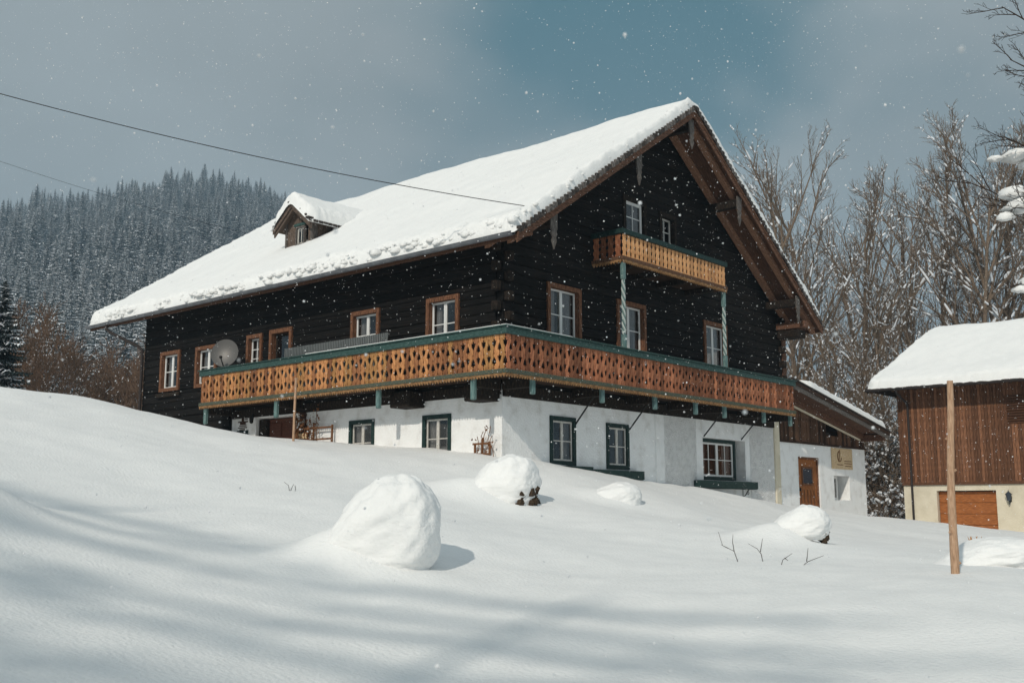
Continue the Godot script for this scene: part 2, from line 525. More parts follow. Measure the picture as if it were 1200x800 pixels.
func build_ground() -> void:
	tps_fit([[-16.87, -1.80, 10.93], [-15.25, -1.95, 11.30], [-13.53, -2.06, 12.19], [-11.99, -2.11, 13.53], [-11.00, -2.06, 15.16], [-16.17, -1.64, 9.28], [-14.09, -1.82, 9.66], [-12.03, -1.94, 10.87], [-10.22, -1.97, 12.60], [-9.17, -1.90, 14.65], [-15.39, -1.33, 7.43], [-12.76, -1.61, 7.79], [-10.15, -1.74, 9.22], [-7.92, -1.75, 11.39], [-6.48, -1.74, 13.89], [-14.73, -1.01, 5.87], [-11.49, -1.33, 5.99], [-10.16, -1.47, 7.47], [-7.10, -1.53, 8.22], [-5.27, -1.61, 9.99], [-4.62, -1.68, 12.46], [-4.17, -1.63, 13.24], [-13.76, -0.68, 3.56], [-9.48, -0.73, 3.13], [-8.20, -0.86, 4.79], [-4.88, -0.96, 4.61], [-2.17, -1.13, 6.57], [-1.17, -1.49, 9.51], [0.06, -1.70, 11.33], [0.26, -1.71, 11.98], [-12.02, 0.19, -0.59], [-9.23, 0.33, -1.44], [-6.89, 0.13, -0.56], [-4.87, -0.16, 1.07], [-1.87, -0.29, 1.97], [0.69, -0.62, 3.64], [4.82, -1.06, 4.68], [10.73, -1.46, 5.57], [10.84, -1.73, 8.97], [-11.70, 1.85, -7.93], [-9.34, 1.88, -7.05], [-6.78, 2.01, -8.07], [-0.10, 2.47, -15.97], [-0.10, 2.05, -13.70], [-0.10, 1.61, -10.80], [-0.10, 1.11, -5.80], [-0.10, 0.83, -2.70], [-0.05, 0.52, 0.05], [1.73, 0.42, 0.10], [5.60, 0.13, 0.10], [9.28, -0.13, 0.10], [14.55, -0.62, 0.10], [22.00, -1.07, 0.10], [-1.99, 1.23, -7.50], [-2.81, 1.56, -9.25], [-1.73, 0.92, -4.80], [-4.61, 1.90, -9.17], [-1.37, 0.74, -2.51], [26.00, -1.31, -0.10], [26.00, -1.69, 3.70], [26.00, -1.85, 6.00], [-19.90, -2.40, 17.80], [-28.00, -2.00, 20.00], [-19.00, -2.70, 27.00], [-8.00, -2.60, 20.00], [-6.00, 2.60, -26.00], [-18.00, 2.60, -18.00], [-35.00, 2.20, 0.00], [10.00, 0.00, -14.00], [24.00, -1.40, -12.00], [32.00, -2.00, -4.00], [26.00, -2.40, 14.00], [8.00, -2.30, 16.00]])
	var xs := axis(-26.0, 28.0, 0.25, 1600.0)
	var zs := axis(-18.0, 20.0, 0.25, 1600.0)
	var h := PackedFloat32Array()
	h.resize(xs.size() * zs.size())
	for j in zs.size():
		for i in xs.size():
			h[j * xs.size() + i] = ground_y(xs[i], zs[j])
	grid_mesh("ground", xs, zs, h, M.snow)

func grid_mesh(called: String, xs: PackedFloat32Array, zs: PackedFloat32Array, h: PackedFloat32Array, m: Material) -> MeshInstance3D:
	var nx := xs.size()
	var nzz := zs.size()
	var v := PackedVector3Array()
	var n := PackedVector3Array()
	var ix := PackedInt32Array()
	for j in nzz:
		for i in nx:
			v.append(Vector3(xs[i], h[j * nx + i], zs[j]))
			var i0 := maxi(i - 1, 0)
			var i1 := mini(i + 1, nx - 1)
			var j0 := maxi(j - 1, 0)
			var j1 := mini(j + 1, nzz - 1)
			n.append(Vector3(-(h[j * nx + i1] - h[j * nx + i0]) / (xs[i1] - xs[i0]), 1.0, -(h[j1 * nx + i] - h[j0 * nx + i]) / (zs[j1] - zs[j0])).normalized())
	for j in nzz - 1:
		for i in nx - 1:
			var a := j * nx + i
			ix.append_array(PackedInt32Array([a, a + 1, a + nx + 1, a, a + nx + 1, a + nx]))
	var arr := []
	arr.resize(Mesh.ARRAY_MAX)
	arr[Mesh.ARRAY_VERTEX] = v
	arr[Mesh.ARRAY_NORMAL] = n
	arr[Mesh.ARRAY_INDEX] = ix
	var am := ArrayMesh.new()
	am.add_surface_from_arrays(Mesh.PRIMITIVE_TRIANGLES, arr)
	var o := put(called, am, m)
	o.set_meta("kind", "structure")
	return o

# the wooded hill behind the house: t metres along its axis from the camera, s metres to the right of it
const HILL_DIR := Vector2(0.540, -0.8415)
const HILL_K := 1.55
const HILL_RIGHT := Vector2(0.8415, 0.540)
func hill_y(t: float, s: float) -> float:
	var k := s
	var rid := 0.0
	var tab := [[-500.0, 120.0], [-300.0, 132.0], [-190.0, 138.0], [-110.0, 137.0], [-60.0, 153.0], [-5.0, 171.0], [20.0, 166.0], [44.0, 147.0], [80.0, 138.0], [150.0, 110.0], [260.0, 60.0], [420.0, 20.0], [700.0, 5.0]]
	for i in tab.size() - 1:
		if k >= tab[i][0] and k <= tab[i + 1][0]:
			rid = lerpf(tab[i][1], tab[i + 1][1], smoothstep(tab[i][0], tab[i + 1][0], k))
	var f := smoothstep(70.0, 640.0, t) * 0.72 + clampf((t - 90.0) / 560.0, 0.0, 1.0) * 0.28
	return -6.0 + rid * f + nz.get_noise_2d(t * 0.12, s * 0.12) * 9.0 * smoothstep(120.0, 300.0, t)

func hill_point(t: float, s: float) -> Vector3:
	var p := Vector2(CAM.x, CAM.z) + (HILL_DIR * t + HILL_RIGHT * s) * HILL_K
	return Vector3(p.x, (hill_y(t, s) + 1.0) * HILL_K, p.y)

# ------------------------------------------------------------------ walls and windows
const BG := Basis(Vector3(1, 0, 0), Vector3(0, 1, 0), Vector3(0, 0, 1))     # wall facing +z, a = x
const BL := Basis(Vector3(0, 0, 1), Vector3(0, 1, 0), Vector3(-1, 0, 0))    # wall facing -x, a = z

func wall(called: String, parent: Node, bs: Basis, org: Vector3, a0: float, a1: float, y0: float, y1: float, holes: Array, th: float, m: Material) -> MeshInstance3D:
	var xs := [a0, a1]
	var ys := [y0, y1]
	for h in holes:
		xs.append(h[0]); xs.append(h[1]); ys.append(h[2]); ys.append(h[3])
	xs.sort(); ys.sort()
	var inside := func(x: float, y: float) -> bool:
		if x < a0 or x > a1 or y < y0 or y > y1:
			return false
		for h in holes:
			if x > h[0] and x < h[1] and y > h[2] and y < h[3]:
				return false
		return true
	var mb := MB.new()
	for i in xs.size() - 1:
		for j in ys.size() - 1:
			var xa: float = xs[i]
			var xb: float = xs[i + 1]
			var ya: float = ys[j]
			var yb: float = ys[j + 1]
			if xb - xa < 1e-5 or yb - ya < 1e-5:
				continue
			var mx := (xa + xb) * 0.5
			var my := (ya + yb) * 0.5
			if not inside.call(mx, my):
				continue
			mb.quad(Vector3(xa, ya, 0), Vector3(xb, ya, 0), Vector3(xb, yb, 0), Vector3(xa, yb, 0), Vector3(0, 0, 1))
			mb.quad(Vector3(xa, ya, -th), Vector3(xb, ya, -th), Vector3(xb, yb, -th), Vector3(xa, yb, -th), Vector3(0, 0, -1))
			var e := 1e-3
			if not inside.call(xa - e, my):
				mb.quad(Vector3(xa, ya, 0), Vector3(xa, yb, 0), Vector3(xa, yb, -th), Vector3(xa, ya, -th), Vector3(-1, 0, 0))
			if not inside.call(xb + e, my):
				mb.quad(Vector3(xb, ya, 0), Vector3(xb, yb, 0), Vector3(xb, yb, -th), Vector3(xb, ya, -th), Vector3(1, 0, 0))
			if not inside.call(mx, ya - e):
				mb.quad(Vector3(xa, ya, 0), Vector3(xb, ya, 0), Vector3(xb, ya, -th), Vector3(xa, ya, -th), Vector3(0, -1, 0))
			if not inside.call(mx, yb + e):
				mb.quad(Vector3(xa, yb, 0), Vector3(xb, yb, 0), Vector3(xb, yb, -th), Vector3(xa, yb, -th), Vector3(0, 1, 0))
	var o := put(called, mb.mesh(), m, parent)
	o.transform = Transform3D(bs, org)
	return o

func ring(w: float, h: float, bw: float, z0: float, z1: float, x0 := 0.0, y0 := 0.0) -> MB:
	var mb := MB.new()
	mb.box(Vector3(x0 - w / 2, y0, z0), Vector3(x0 - w / 2 + bw, y0 + h, z1))
	mb.box(Vector3(x0 + w / 2 - bw, y0, z0), Vector3(x0 + w / 2, y0 + h, z1))
	mb.box(Vector3(x0 - w / 2 + bw, y0 + h - bw, z0), Vector3(x0 + w / 2 - bw, y0 + h, z1))
	mb.box(Vector3(x0 - w / 2 + bw, y0, z0), Vector3(x0 + w / 2 - bw, y0 + bw, z1))
	return mb

# o: casing material, cw casing width, cp casing stands out, sash material, recess, casements, cols, rows, curtain
func window(parent: Node, bs: Basis, org: Vector3, a0: float, a1: float, y0: float, y1: float, o: Dictionary) -> Node3D:
	var nd := base("window", Vector3.ZERO, parent)
	nd.transform = Transform3D(bs, org + bs * Vector3((a0 + a1) / 2, y0, 0))
	var w := a1 - a0
	var h := y1 - y0
	var cw: float = o.get("cw", 0.11)
	var cp: float = o.get("cp", 0.05)
	var rec: float = o.get("recess", 0.10)
	if o.has("casing"):
		put("casing", ring(w, h, cw, -rec - 0.03, cp).mesh(), o.casing, nd)
	var iw := w - 2 * cw
	var ih := h - 2 * cw
	var nc: int = o.get("casements", 2)
	var rows: int = o.get("rows", 2)
	var cols: int = o.get("cols", 1)
	var sw: float = o.get("sw", 0.055)
	var bw := iw / nc
	for c in nc:
		var cx := -iw / 2 + bw * (c + 0.5)
		put("sash", ring(bw - 0.006, ih - 0.006, sw, -rec - 0.045, -rec, cx, cw + 0.003).mesh(), o.get("sash", M.white), nd)
		var pw := bw - 2 * sw - 0.006
		var ph := ih - 2 * sw - 0.006
		for k in range(1, rows):
			bbox("muntin", Vector3(cx - pw / 2, cw + sw + ph * k / rows - 0.014, -rec - 0.038), Vector3(cx + pw / 2, cw + sw + ph * k / rows + 0.014, -rec - 0.006), o.get("sash", M.white), nd, 0.004)
		for k in range(1, cols):
			bbox("muntin", Vector3(cx - pw / 2 + pw * k / cols - 0.013, cw + sw, -rec - 0.04), Vector3(cx - pw / 2 + pw * k / cols + 0.013, cw + sw + ph, -rec - 0.008), o.get("sash", M.white), nd, 0.004)
		for r in rows:
			for q in cols:
				bbox("pane", Vector3(cx - pw / 2 + pw * q / cols + 0.004, cw + sw + ph * r / rows + 0.004, -rec - 0.026), Vector3(cx - pw / 2 + pw * (q + 1) / cols - 0.004, cw + sw + ph * (r + 1) / rows - 0.004, -rec - 0.02), M.glass, nd, 0.001)
	if o.get("curtain", 0) > 0:
		var share: float = o.get("share", 0.32)
		for s in [-1, 1]:
			if o.curtain == 1 and s == 1 and share > 0.9:
				continue
			var mb := MB.new()
			var wd := iw * share
			var x0 := -iw / 2 if s < 0 else iw / 2 - wd
			var n := 14
			for i in n:
				var xa := x0 + wd * i / n
				var xb := x0 + wd * (i + 1) / n
				var za := -rec - 0.16 + 0.025 * sin(i * 1.9)
				var zb := -rec - 0.16 + 0.025 * sin((i + 1) * 1.9)
				mb.quad(Vector3(xa, cw * 0.5, za), Vector3(xb, cw * 0.5, zb), Vector3(xb, h - cw * 0.5, zb), Vector3(xa, h - cw * 0.5, za), Vector3(za - zb, 0, xb - xa).normalized())
			put("curtain", mb.mesh(), M.curtain, nd)
	if o.has("sill"):
		bbox("sill", Vector3(-w / 2 - 0.06, -0.06, -0.02), Vector3(w / 2 + 0.06, -0.004, cp + 0.07), o.sill, nd, 0.01)
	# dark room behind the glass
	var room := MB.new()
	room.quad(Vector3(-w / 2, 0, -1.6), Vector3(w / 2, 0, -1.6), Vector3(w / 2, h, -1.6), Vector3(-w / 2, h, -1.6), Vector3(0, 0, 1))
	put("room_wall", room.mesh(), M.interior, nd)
	return nd

# ------------------------------------------------------------------ roof surfaces
func yr(u: float) -> float:
	return RIDGE_Y - (0.665 if u < RIDGE_U else 0.69) * absf(u - RIDGE_U)

func snow_axis(a0: float, a1: float, step: float, fine: float, fine0: bool, fine1: bool) -> PackedFloat32Array:
	var p := PackedFloat32Array()
	var a := a0
	while a < a1 - 1e-4:
		p.append(a)
		var s := step
		if fine0 and a - a0 < 0.7:
			s = fine
		if fine1 and a1 - a < 0.8:
			s = fine
		a += s
	p.append(a1)
	return p

# a snow layer lying on the surface fy(a, b), map(a, b, y) gives the point; open = which edges end in the air [a0, a1, b0, b1]
func snow_sheet(called: String, parent: Node, fy: Callable, map: Callable, aa: PackedFloat32Array, bb: PackedFloat32Array, T: float, open: Array, r := 0.34, rough := 0.09, seedv := 1, m: Material = null, rb := -1.0) -> MeshInstance3D:
	var na := aa.size()
	var nb := bb.size()
	var f := FastNoiseLite.new()
	f.seed = seedv
	f.frequency = 1.0
	f.fractal_octaves = 3
	var P := PackedVector3Array()
	P.resize(na * nb)
	for j in nb:
		for i in na:
			var a := aa[i]
			var b := bb[j]
			var d := 99.0
			if open[0]: d = minf(d, a - aa[0])
			if open[1]: d = minf(d, aa[na - 1] - a)
			var d2 := 99.0
			if open[2]: d2 = minf(d2, b - bb[0])
			if open[3]: d2 = minf(d2, bb[nb - 1] - b)
			if rb > 0.0:
				d2 *= r / rb
			# rounded corner
			if d < r * 2.0 and d2 < r * 2.0:
				var q := Vector2(r * 2.0 - d, r * 2.0 - d2)
				d = r * 2.0 - q.length()
			else:
				d = minf(d, d2)
			var nn := f.get_noise_2d(a * 0.9, b * 0.9)
			var n2 := f.get_noise_2d(a * 3.4 + 9.0, b * 3.4)
			var near := clampf(1.0 - d / (r * 2.2), 0.0, 1.0)
			var n8 := f.get_noise_2d(a * 8.0, b * 8.0)
			var k := clampf(d / r, 0.0, 1.0)
			var t := T * pow(1.0 - pow(1.0 - k, 2.6), 0.42)
			t *= 1.0 + 0.26 * f.get_noise_2d(a * 0.22 + 5.0, b * 0.16) + 0.07 * nn
			t += near * rough * (0.9 * n2 + 0.7 * n8) * minf(k * 2.0, 1.0) + f.get_noise_2d(a * 0.5, b * 0.35 + 33.0) * 0.03 * k
			var y: float = fy.call(a, b)
			var ea := 0.0
			if d < r * 1.5:
				var ek := clampf(1.0 - d / (r * 1.5), 0.0, 1.0) * minf(k * 5.0 + 0.25, 1.0)
				ea = (0.9 * n2 + 0.2) * rough * 0.8 * ek
			var sa := 0.0
			var sb := 0.0
			if open[0] and a - aa[0] < r * 1.5: sa = -ea
			if open[1] and aa[na - 1] - a < r * 1.5: sa = ea
			if open[2] and b - bb[0] < r * 1.5: sb = -ea * 0.7
			if open[3] and bb[nb - 1] - b < r * 1.5: sb = ea * 0.35
			P[j * na + i] = map.call(a + sa, b + sb, y - 0.025 + maxf(t, 0.0))
	var N := PackedVector3Array()
	N.resize(na * nb)
	var flip := 0
	for j in nb:
		for i in na:
			var da := P[j * na + mini(i + 1, na - 1)] - P[j * na + maxi(i - 1, 0)]
			var db := P[mini(j + 1, nb - 1) * na + i] - P[maxi(j - 1, 0) * na + i]
			var q := db.cross(da)
			if q.y < 0.0:
				flip += 1
			N[j * na + i] = q.normalized() if q.length_squared() > 1e-12 else Vector3.UP
	if flip * 2 > na * nb:
		for i in N.size():
			N[i] = -N[i]
	var ix := PackedInt32Array()
	for j in nb - 1:
		for i in na - 1:
			var a := j * na + i
			if flip * 2 > na * nb:
				ix.append_array(PackedInt32Array([a, a + na + 1, a + 1, a, a + na, a + na + 1]))
			else:
				ix.append_array(PackedInt32Array([a, a + 1, a + na + 1, a, a + na + 1, a + na]))
	var arr := []
	arr.resize(Mesh.ARRAY_MAX)
	arr[Mesh.ARRAY_VERTEX] = P
	arr[Mesh.ARRAY_NORMAL] = N
	arr[Mesh.ARRAY_INDEX] = ix
	var am := ArrayMesh.new()
	am.add_surface_from_arrays(Mesh.PRIMITIVE_TRIANGLES, arr)
	return put(called, am, m if m else M.roof_snow, parent)

# ------------------------------------------------------------------ log walls
func log_mesh(p: Array, ya: float, yb: float) -> ArrayMesh:
	# p: a0 bottom, a1 bottom, a0 top, a1 top
	var mb := MB.new()
	var prof := [[-0.16, 0.0], [0.035, 0.0], [0.06, 0.03], [0.06, 0.97], [0.035, 1.0], [-0.16, 1.0]]
	var hh := yb - ya
	if hh > 0.1:
		prof[2][1] = 0.03 / hh
		prof[3][1] = 1.0 - 0.03 / hh
	var L := []
	var R := []
	for q in prof:
		L.append(Vector3(lerpf(p[0], p[2], q[1]), ya + hh * q[1], q[0]))
		R.append(Vector3(lerpf(p[1], p[3], q[1]), ya + hh * q[1], q[0]))
	for i in 6:
		var k := (i + 1) % 6
		var e: Vector3 = L[k] - L[i]
		var nn := Vector3(0, -e.z, e.y).normalized()
		if nn.dot((L[i] + L[k]) * 0.5 - Vector3(L[i].x, (ya + yb) * 0.5, -0.05)) < 0:
			nn = -nn
		mb.quad(L[i], R[i], R[k], L[k], nn)
	for i in range(1, 5):
		mb.trif(L[0], L[i], L[i + 1])
		mb.trif(R[0], R[i + 1], R[i])
	return mb.mesh()

func log_wall(parent: Node, bs: Basis, org: Vector3, rows: Array, holes: Array, clip: Callable, hl: float) -> void:
	var k := 0
	var y: float = rows[0]
	while y < rows[1] - 0.02:
		var y2 := minf(y + hl, rows[1])
		var cuts := [y, y2]
		for h in holes:
			for e in [h[2], h[3]]:
				if e > y + 0.01 and e < y2 - 0.01:
					cuts.append(e)
		cuts.sort()
		var m: Material = M.logs[(k * 7 + k / 3) % 3]
		for c in cuts.size() - 1:
			var ya: float = cuts[c]
			var yb: float = cuts[c + 1]
			var lo: Array = clip.call(ya)
			var hi: Array = clip.call(yb)
			if lo[1] - lo[0] < 0.3:
				continue
			if hi[1] < hi[0]:
				hi = [(lo[0] + lo[1]) / 2, (lo[0] + lo[1]) / 2]
			var sp := [[lo[0], lo[1], hi[0], hi[1]]]
			for h in holes:
				if h[2] < yb - 0.005 and h[3] > ya + 0.005:
					var ns := []
					for s in sp:
						if h[1] <= s[0] or h[0] >= s[1]:
							ns.append(s)
							continue
						if h[0] > s[0] + 0.02:
							ns.append([s[0], h[0], minf(s[2], h[0]), h[0]])
						if h[1] < s[1] - 0.02:
							ns.append([h[1], s[1], h[1], maxf(s[3], h[1])])
					sp = ns
			for s in sp:
				var o := put("log", log_mesh(s, ya + 0.004, yb - 0.004), m, parent)
				o.transform = Transform3D(bs, org)
		k += 1
		y += hl

# ------------------------------------------------------------------ balcony boards
func board_poly(w: float, H: float, ea: Array, eb: Array) -> PackedVector2Array:
	var p := PackedVector2Array()
	p.append(Vector2(0, 0))
	p.append(Vector2(w, 0))
	for q in eb:
		p.append(Vector2(w - q[0], q[1]))
	p.append(Vector2(w, H))
	p.append(Vector2(0, H))
	for i in range(ea.size() - 1, -1, -1):
		p.append(Vector2(ea[i][0], ea[i][1]))
	return p

func edge_a() -> Array:
	return [[0.0, 0.02], [0.012, 0.025], [0.012, 0.05], [0.0, 0.055], [0.0, 0.095], [0.022, 0.095], [0.022, 0.135], [0.074, 0.135], [0.052, 0.205], [0.062, 0.205], [0.007, 0.30], [0.0, 0.31],
		[0.0, 0.36], [0.012, 0.37], [0.012, 0.395], [0.0, 0.405], [0.0, 0.515], [0.007, 0.525], [0.062, 0.62], [0.052, 0.62], [0.074, 0.69], [0.022, 0.69], [0.022, 0.735], [0.0, 0.735], [0.0, 0.78], [0.012, 0.785], [0.012, 0.81], [0.0, 0.815]]

func edge_b() -> Array:
	return [[0.0, 0.03], [0.012, 0.035], [0.012, 0.06], [0.0, 0.065], [0.0, 0.15], [0.007, 0.16], [0.052, 0.25], [0.042, 0.25], [0.066, 0.315], [0.02, 0.315], [0.02, 0.345], [0.0, 0.345],
		[0.0, 0.445], [0.02, 0.445], [0.02, 0.475], [0.066, 0.475], [0.042, 0.54], [0.052, 0.54], [0.007, 0.63], [0.0, 0.64], [0.0, 0.70], [0.012, 0.705], [0.012, 0.73], [0.0, 0.735]]

func edge_c() -> Array:
	var e := []
	for y in [0.10, 0.30, 0.50]:
		e.append_array([[0.0, y - 0.055], [0.028, y - 0.03], [0.014, y], [0.028, y + 0.03], [0.0, y + 0.055]])
	return e

func board_run(parent: Node, ma: Mesh, mbm: Mesh, w: float, gap: float, bs: Basis, org: Vector3, length: float, mats: Array, turn_out := 1.0) -> void:
	var n := int(floor(length / (w + gap)))
	var pitch := length / n
	for i in n:
		var o := put("board", ma if i % 2 == 0 else mbm, mats[rng.randi() % mats.size()], parent)
		o.transform = Transform3D(bs, org + bs * Vector3(i * pitch + gap * 0.5, rng.randf_range(-0.002, 0.002), rng.randf_range(-0.0025, 0.0025)))
		o.scale = Vector3((pitch - gap) / w, 1, 1)

func saw_trim(L: float, H: float, pitch: float, depth: float) -> ArrayMesh:
	var p := PackedVector2Array([Vector2(0, H), Vector2(0, depth)])
	var n := int(L / pitch)
	var q := L / n
	for i in n:
		p.append(Vector2(q * (i + 0.5), 0))
		p.append(Vector2(q * (i + 1), depth))
	p.append(Vector2(L, H))
	var mb := MB.new()
	mb.poly(p, 0.0, 0.03)
	return mb.mesh()

func twisted_post(parent: Node, at: Vector3, y0: float, y1: float) -> void:
	var p := base("post", at, parent)
	var h := y1 - y0
	bbox("post_foot", Vector3(-0.06, y0, -0.06), Vector3(0.06, y0 + h * 0.16, 0.06), M.green_light, p, 0.012)
	bbox("post_head", Vector3(-0.06, y0 + h * 0.80, -0.06), Vector3(0.06, y1, 0.06), M.green_light, p, 0.012)
	for k in 4:
		var path := []
		var rr := []
		for i in 61:
			var t := i / 60.0
			var a := t * TAU * 3.2 + k * PI / 2
			var R := 0.036 * minf(1.0, minf(t, 1.0 - t) * 12.0 + 0.35)
			path.append(Vector3(cos(a) * R, y0 + h * (0.16 + 0.64 * t), sin(a) * R))
			rr.append(0.027 if k % 2 == 0 else 0.022)
		var mb := MB.new()
		mb.tube(path, rr, 6)
		put("strand", mb.mesh(), M.pale_green if k % 2 == 0 else M.green_light, p)

func along(called: String, parent: Node, u0: float, u1: float, o0: float, o1: float, z0: float, z1: float, m: Material) -> MeshInstance3D:
	# a timber lying along the roof slope, from u0 to u1, between o0 and o1 below the roof surface
	var mb := MB.new()
	mb.hexa([Vector3(u0, yr(u0) + o0, z0), Vector3(u1, yr(u1) + o0, z0), Vector3(u1, yr(u1) + o0, z1), Vector3(u0, yr(u0) + o0, z1),
		Vector3(u0, yr(u0) + o1, z0), Vector3(u1, yr(u1) + o1, z0), Vector3(u1, yr(u1) + o1, z1), Vector3(u0, yr(u0) + o1, z1)])
	return put(called, mb.mesh(), m, parent)

# ------------------------------------------------------------------ the farmhouse
func build_house() -> void:
	var H := base("farmhouse", Vector3(7.3, 0, -8.5))
	tag(H, "large dark timber farmhouse with white ground floor and snow-covered gable roof", "house")
	var off := -H.position
	# ---- ground floor
	var g_holes := [[1.88, 2.98, 0.40, 1.69], [4.38, 5.48, 0.36, 1.65], [9.55, 12.25, 0.16, 1.50]]
	var l_holes := [[-2.84, -1.77, 0.45, 1.72], [-5.85, -4.77, 0.45, 1.74], [-10.35, -8.32, -0.2, 2.05], [-11.35, -10.75, 1.05, 1.72]]
	var gw := wall("ground_wall", H, BG, off, 0.0, 14.6, -3.0, 2.36, g_holes, 0.45, M.plaster)
	var lw := wall("ground_wall", H, BL, off, -11.66, -0.452, -3.0, 2.36, l_holes, 0.45, M.plaster)
	tag(gw, "white plaster ground floor wall under the gable")
	tag(lw, "sunlit white plaster ground floor wall under the eaves")
	bbox("ground_wall", Vector3(0.0, -3.0, -17.1) + off, Vector3(0.4, 2.36, -11.67) + off, M.logs[0], H, 0.01)
	bbox("rear_wall", Vector3(0.42, -3.0, -17.1) + off, Vector3(14.2, 6.3, -16.8) + off, M.logs[1], H, 0.01)
	bbox("side_wall", Vector3(14.21, -3.0, -17.1) + off, Vector3(14.6, 6.3, -0.47) + off, M.logs[2], H, 0.01)
	bbox("rough_plaster_field", Vector3(7.35, -2.0, -0.02) + off, Vector3(9.15, 2.30, 0.018) + off, M.rough_plaster, H, 0.015)
	bbox("rough_plaster_field", Vector3(12.55, -2.0, -0.02) + off, Vector3(14.25, 2.30, 0.016) + off, M.rough_plaster, H, 0.015)
	bbox("pilaster", Vector3(14.27, -2.2, -0.02) + off, Vector3(14.63, 2.33, 0.06) + off, M.cream, H, 0.02)
	bbox("pilaster", Vector3(6.85, -2.2, -0.02) + off, Vector3(7.05, 2.33, 0.03) + off, M.plaster, H, 0.02)
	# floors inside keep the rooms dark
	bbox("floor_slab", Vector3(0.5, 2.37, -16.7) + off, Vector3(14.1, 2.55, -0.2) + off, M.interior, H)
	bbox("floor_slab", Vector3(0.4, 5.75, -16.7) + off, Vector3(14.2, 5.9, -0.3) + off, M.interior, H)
	for q in [[0, 1.88, 2.98, 0.40, 1.69], [1, 4.38, 5.48, 0.36, 1.65]]:
		var w := window(H, BG, off + Vector3(0, 0, 0.0), q[1], q[2], q[3], q[4], {"casing": M.green_dark, "cw": 0.115, "cp": 0.035, "recess": 0.02, "casements": 2, "rows": 2, "sash": M.offwhite, "sw": 0.045, "curtain": 1, "share": 0.3})
		tag(w, ["green framed ground floor window nearest the house corner", "green framed ground floor window in the middle of the gable wall"][q[0]])
	var wd := window(H, BG, off + Vector3(0, 0, -0.2), 9.65, 11.9, 0.18, 1.49, {"casing": M.green_dark, "cw": 0.11, "cp": 0.03, "recess": 0.02, "casements": 2, "rows": 2, "cols": 2, "sash": M.white, "sw": 0.06, "curtain": 2, "share": 0.22})
	tag(wd, "wide green framed double window in a reveal")
	for q in [[-2.84, -1.77, 0.45, 1.72], [-5.85, -4.77, 0.45, 1.74]]:
		window(H, BL, off, q[0], q[1], q[2], q[3], {"casing": M.green_dark, "cw": 0.11, "cp": 0.03, "recess": 0.04, "casements": 2, "rows": 2, "sash": M.offwhite, "sw": 0.045, "curtain": 1, "share": 0.3})
	window(H, BL, off, -11.35, -10.75, 1.05, 1.72, {"casing": M.green_dark, "cw": 0.09, "cp": 0.02, "recess": 0.04, "casements": 1, "rows": 1, "sash": M.green_dark, "sw": 0.04})
	# entrance
	var dn := base("entrance_door", off + Vector3(0, 0, -9.33), H)
	tag(dn, "reddish brown entrance door with carved panels")
	bbox("door_leaf", Vector3(0.22, -0.2, -0.62), Vector3(0.28, 2.02, 0.78), M.red_door, dn, 0.01)
	for q in [[-0.55, 0.02], [0.12, 0.70]]:
		for r in [[0.1, 0.85], [1.0, 1.9]]:
			bbox("panel", Vector3(0.19, r[0], q[0]), Vector3(0.235, r[1], q[1]), M.red_door, dn, 0.018)
	bbox("door_jamb", Vector3(0.10, -0.2, -1.0), Vector3(0.32, 2.02, -0.63), M.log_end, dn, 0.01)
	bbox("door_jamb", Vector3(0.10, -0.2, 0.79), Vector3(0.32, 2.02, 1.0), M.log_end, dn, 0.01)
	# ---- log walls
	var uw := [[1.68, 3.15, 3.62, 5.25], [4.84, 6.31, 3.62, 5.25], [9.61, 11.07, 3.62, 5.27], [5.25, 6.45, 7.25, 8.48], [7.18, 8.12, 7.25, 8.36]]
	var LW := base("log_wall", off, H)
	tag(LW, "dark log wall of the gable")
	log_wall(LW, BG, Vector3(0, 0, 0.03), [2.37, 11.2], uw, func(y: float) -> Array:
		var l := maxf(-0.05, RIDGE_U - (RIDGE_Y - 0.15 - y) / 0.665)
		var r := minf(14.9, RIDGE_U + (RIDGE_Y - 0.15 - y) / 0.69)
		return [l, r], 0.262)
	var lwd := [[-15.95, -14.72, 3.27, 4.67], [-13.75, -12.5, 3.26, 4.64], [-10.84, -10.02, 3.5, 4.73], [-9.63, -8.5, 2.6, 4.77], [-5.74, -4.52, 3.45, 4.86], [-2.63, -1.41, 3.40, 4.85]]
	var LW2 := base("log_wall", off, H)
	tag(LW2, "dark log wall under the eaves")
	log_wall(LW2, BL, Vector3(-0.03, 0, 0), [2.37, 6.30], lwd, func(_y: float) -> Array: return [-17.1, -0.14], 0.262)
	log_wall(LW2, BL, Vector3(-0.03, 0, 0), [0.0, 2.36], [], func(_y: float) -> Array: return [-17.1, -11.68], 0.262)
	# crossed log ends at the corners
	for k in 15:
		var y := 2.375 + k * 0.262
		if k % 2 == 0:
			bbox("log_end", Vector3(-0.05, y, 0.10) + off, Vector3(0.15, y + 0.25, 0.30) + off, M.log_end, LW, 0.025).position += -off
			bbox("log_end", Vector3(14.92, y, -0.12) + off, Vector3(15.25, y + 0.25, 0.07) + off, M.log_end, LW, 0.025).position += -off
		else:
			bbox("log_end", Vector3(-0.30, y, -0.12) + off, Vector3(-0.10, y + 0.25, 0.08) + off, M.log_end, LW, 0.025).position += -off
			bbox("log_end", Vector3(14.68, y, 0.10) + off, Vector3(14.88, y + 0.25, 0.32) + off, M.log_end, LW, 0.025).position += -off
	bbox("corner_board", Vector3(14.93, 2.4, 0.085) + off, Vector3(15.22, 5.75, 0.14) + off, M.rafter, H, 0.02)
